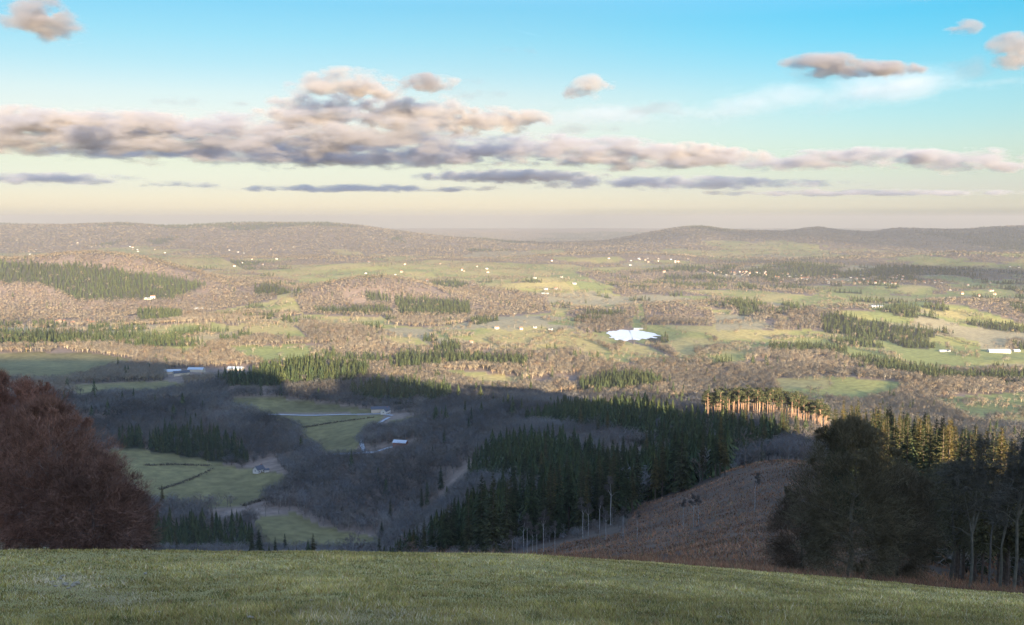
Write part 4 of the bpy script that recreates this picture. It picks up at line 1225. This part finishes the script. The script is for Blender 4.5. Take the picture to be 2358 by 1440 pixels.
# ------------------------------------------------------------------ clouds: real bodies of vapour, kilometres off and far above the haze
def cloud_mat(name, dens, colour, soft, grain, g=.35, bias=-1.45, flat=1.9):
    m = bpy.data.materials.new(name); m.use_nodes = True
    n, l = m.node_tree.nodes, m.node_tree.links
    n.clear()
    out = n.new('ShaderNodeOutputMaterial'); v = n.new('ShaderNodeVolumePrincipled')
    v.inputs['Color'].default_value = (*colour, 1); v.inputs['Anisotropy'].default_value = g
    tc = n.new('ShaderNodeTexCoord'); ge = n.new('ShaderNodeNewGeometry')
    sx = n.new('ShaderNodeSeparateXYZ'); l.new(tc.outputs['Object'], sx.inputs[0])
    neg = n.new('ShaderNodeMath'); neg.operation = 'LESS_THAN'; neg.inputs[1].default_value = 0; l.new(sx.outputs['Z'], neg.inputs[0])
    k = n.new('ShaderNodeMath'); k.operation = 'MULTIPLY_ADD'; k.inputs[1].default_value = .7; k.inputs[2].default_value = 1; l.new(neg.outputs[0], k.inputs[0])
    z = n.new('ShaderNodeMath'); z.operation = 'MULTIPLY'; l.new(sx.outputs['Z'], z.inputs[0]); l.new(k.outputs[0], z.inputs[1])
    cb = n.new('ShaderNodeCombineXYZ'); l.new(sx.outputs['X'], cb.inputs[0]); l.new(sx.outputs['Y'], cb.inputs[1]); l.new(z.outputs[0], cb.inputs[2])
    le = n.new('ShaderNodeVectorMath'); le.operation = 'LENGTH'; l.new(cb.outputs[0], le.inputs[0])
    sc = n.new('ShaderNodeVectorMath'); sc.operation = 'MULTIPLY'; sc.inputs[1].default_value = (1, 1, flat); l.new(ge.outputs['Position'], sc.inputs[0])
    no = n.new('ShaderNodeTexNoise'); no.inputs['Scale'].default_value = 1 / grain; no.inputs['Detail'].default_value = 5; no.inputs['Roughness'].default_value = .58
    l.new(sc.outputs[0], no.inputs['Vector'])
    a = n.new('ShaderNodeMath'); a.operation = 'MULTIPLY_ADD'; a.inputs[1].default_value = 4.4; a.inputs[2].default_value = bias; l.new(no.outputs['Fac'], a.inputs[0])
    s = n.new('ShaderNodeMath'); s.operation = 'SUBTRACT'; l.new(a.outputs[0], s.inputs[0]); l.new(le.outputs['Value'], s.inputs[1])
    mr = n.new('ShaderNodeMapRange'); mr.interpolation_type = 'SMOOTHSTEP'
    mr.inputs[1].default_value = 0; mr.inputs[2].default_value = soft; mr.inputs[3].default_value = 0; mr.inputs[4].default_value = dens
    l.new(s.outputs[0], mr.inputs[0])
    # nothing reaches the rim of the body it is held in
    rim = n.new('ShaderNodeMapRange'); rim.inputs[1].default_value = 1.0; rim.inputs[2].default_value = .8; rim.inputs[3].default_value = 0; rim.inputs[4].default_value = 1
    le2 = n.new('ShaderNodeVectorMath'); le2.operation = 'LENGTH'; l.new(tc.outputs['Object'], le2.inputs[0]); l.new(le2.outputs['Value'], rim.inputs[0])
    mu = n.new('ShaderNodeMath'); mu.operation = 'MULTIPLY'; l.new(mr.outputs[0], mu.inputs[0]); l.new(rim.outputs[0], mu.inputs[1])
    l.new(mu.outputs[0], v.inputs['Density'])
    l.new(v.outputs[0], out.inputs['Volume'])
    return m

def sphere_mesh(name, mat):
    import bmesh
    bm = bmesh.new(); bmesh.ops.create_icosphere(bm, subdivisions=3, radius=1.0)
    me = bpy.data.meshes.new(name); bm.to_mesh(me); bm.free()
    me.materials.append(mat)
    return me

CLOUD_KIND = {  # layer paints the shaded cloud bodies grey, heap the sunlit tops paler
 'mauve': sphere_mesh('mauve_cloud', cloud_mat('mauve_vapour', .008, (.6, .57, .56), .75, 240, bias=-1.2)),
 'heap': sphere_mesh('sunlit_heap_cloud', cloud_mat('sunlit_heap_vapour', .007, (.76, .71, .66), .8, 300, bias=-1.32)),
 'layer': sphere_mesh('shaded_layer_cloud', cloud_mat('shaded_layer_vapour', .0034, (.7, .675, .67), .75, 520, flat=3.0)),
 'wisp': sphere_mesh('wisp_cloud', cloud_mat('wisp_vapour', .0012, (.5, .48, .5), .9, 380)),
 'veil': sphere_mesh('veil_cloud', cloud_mat('veil_vapour', .00022, (.95, .93, .92), .9, 2500)),
}
def cloud(label, D, puffs):
    e = bpy.data.objects.new('cloud', None); C.objects.link(e); e.empty_display_size = 100
    px = sum(p[1] for p in puffs) / len(puffs); py = sum(p[2] for p in puffs) / len(puffs)
    r0 = ray(px, py); r0 = r0 / r0[1] * D
    e.location = r0
    tag(e, label, 'cloud', kind='stuff')
    for k, p in enumerate(puffs):
        kind, x, y, rx, ry = p[:5]
        r_ = ray(x, y); r_ = r_ / r_[1] * D
        sx, sz = rx * 1.18 * D / F, ry * 1.22 * D / F
        dep = p[5] if len(p) > 5 else min(max(sx * .7, sz * 1.2), 1400)
        o = link('puff', CLOUD_KIND[kind], e, tuple(r_ - r0 + np.array([0, (k % 3 - 1) * 60.0, 0])))
        o.scale = (sx, dep, sz)
        if len(p) > 6: o.rotation_euler = (0, math.radians(p[6]), 0)
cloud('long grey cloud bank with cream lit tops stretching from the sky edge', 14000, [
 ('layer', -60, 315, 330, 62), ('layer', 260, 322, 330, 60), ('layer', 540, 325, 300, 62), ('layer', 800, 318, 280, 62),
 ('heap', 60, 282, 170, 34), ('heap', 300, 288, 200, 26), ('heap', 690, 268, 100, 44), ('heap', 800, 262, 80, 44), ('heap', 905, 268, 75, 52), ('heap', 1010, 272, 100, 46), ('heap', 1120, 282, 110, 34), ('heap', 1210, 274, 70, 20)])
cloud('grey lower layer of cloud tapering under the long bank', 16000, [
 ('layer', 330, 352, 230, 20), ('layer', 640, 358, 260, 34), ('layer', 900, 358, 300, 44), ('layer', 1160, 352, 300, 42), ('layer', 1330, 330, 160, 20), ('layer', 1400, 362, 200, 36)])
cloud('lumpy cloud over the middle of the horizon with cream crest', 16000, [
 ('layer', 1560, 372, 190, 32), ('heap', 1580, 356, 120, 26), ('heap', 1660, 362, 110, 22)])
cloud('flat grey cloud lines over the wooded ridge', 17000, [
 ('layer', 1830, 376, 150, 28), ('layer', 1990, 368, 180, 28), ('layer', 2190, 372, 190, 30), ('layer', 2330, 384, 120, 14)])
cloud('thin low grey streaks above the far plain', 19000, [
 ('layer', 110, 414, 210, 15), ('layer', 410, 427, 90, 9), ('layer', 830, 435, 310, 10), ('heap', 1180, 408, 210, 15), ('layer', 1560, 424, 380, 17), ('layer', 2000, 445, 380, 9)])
cloud('small heap cloud with bright tops above the long bank', 13000, [
 ('heap', 800, 200, 110, 38), ('layer', 715, 208, 70, 30), ('heap', 870, 208, 70, 26)])
cloud('ragged pair of greyish puffs beside the small heap cloud', 13000, [
 ('mauve', 985, 196, 60, 24), ('heap', 1010, 190, 50, 16), ('wisp', 1090, 216, 90, 22), ('wisp', 1100, 190, 45, 14)])
cloud('lone little cloud, dark on one side and cream on the other', 12000, [
 ('heap', 1366, 206, 52, 30), ('mauve', 1330, 214, 38, 20)])  # mauve puff paints the shaded side
cloud('pinkish cloud alone high in the sky near the corner', 9000, [
 ('mauve', 85, 40, 75, 46), ('mauve', 130, 66, 70, 40)])
cloud('flat mauve cloud alone in the deep blue', 10000, [
 ('mauve', 1890, 148, 90, 22), ('mauve', 1990, 162, 130, 18), ('wisp', 1880, 172, 120, 18), ('mauve', 2060, 166, 60, 18)])
cloud('broken mauve clouds at the sky edge', 9500, [
 ('mauve', 2330, 108, 60, 28), ('mauve', 2345, 146, 60, 22), ('wisp', 2240, 158, 62, 34), ('mauve', 2205, 68, 50, 18), ('wisp', 2120, 2, 90, 10)])
cloud('faint scraps of grey cloud under the contrail', 12000, [
 ('wisp', 1195, 118, 50, 16), ('wisp', 410, 238, 90, 14), ('wisp', 560, 240, 60, 10), ('wisp', 1520, 256, 80, 18), ('wisp', 1340, 300, 90, 16), ('wisp', 636, 240, 34, 20)])
cloud('broad white veil of ice cloud slanting across the blue', 30000, [
 ('veil', 1900, 228, 420, 42, 5000, -6), ('veil', 2250, 190, 300, 12, 3000, -4), ('veil', 1430, 262, 260, 22, 4000, 0)])
def contrail():
    D = 24000
    a, b = ray(1090, 45), ray(1330, 106)
    a = a / a[1] * D; b = b / b[1] * D
    o = link('contrail', CLOUD_KIND['veil'], None, tuple((a + b) / 2))
    d = Vector(b - a)
    o.rotation_euler = d.to_track_quat('X', 'Z').to_euler()
    o.scale = (d.length / 2, 160, 75)
    tag(o, 'thin white aircraft trail slanting down the blue', 'contrail', kind='stuff')
contrail()

# unseen clouds added behind the camera only to throw shade patches on the plain
def shading_cloud(px, py, d0, d1, up, sx, sy, sz):
    g = ground_at(px, py, d0, d1)
    p = g + np.array(sun_dir) * (up / math.sin(SUN_EL))
    e = bpy.data.objects.new('cloud', None); C.objects.link(e); e.location = p  # added unseen cloud, only throws shade
    tag(e, 'unseen cloud added to shade the plain', 'cloud', 'added shading clouds', kind='stuff')
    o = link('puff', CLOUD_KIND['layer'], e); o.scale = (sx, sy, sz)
shading_cloud(1660, 800, 1500, 2400, 1150, 300, 500, 90)
shading_cloud(1930, 895, 1200, 1800, 1100, 230, 380, 70)
shading_cloud(2240, 640, 3000, 6000, 1500, 1000, 1600, 240)
shading_cloud(2150, 545, 6000, 12000, 1900, 2400, 2000, 420)
shading_cloud(1330, 560, 6000, 12000, 1900, 900, 1500, 300)
shading_cloud(620, 680, 2400, 3600, 1300, 160, 300, 90)
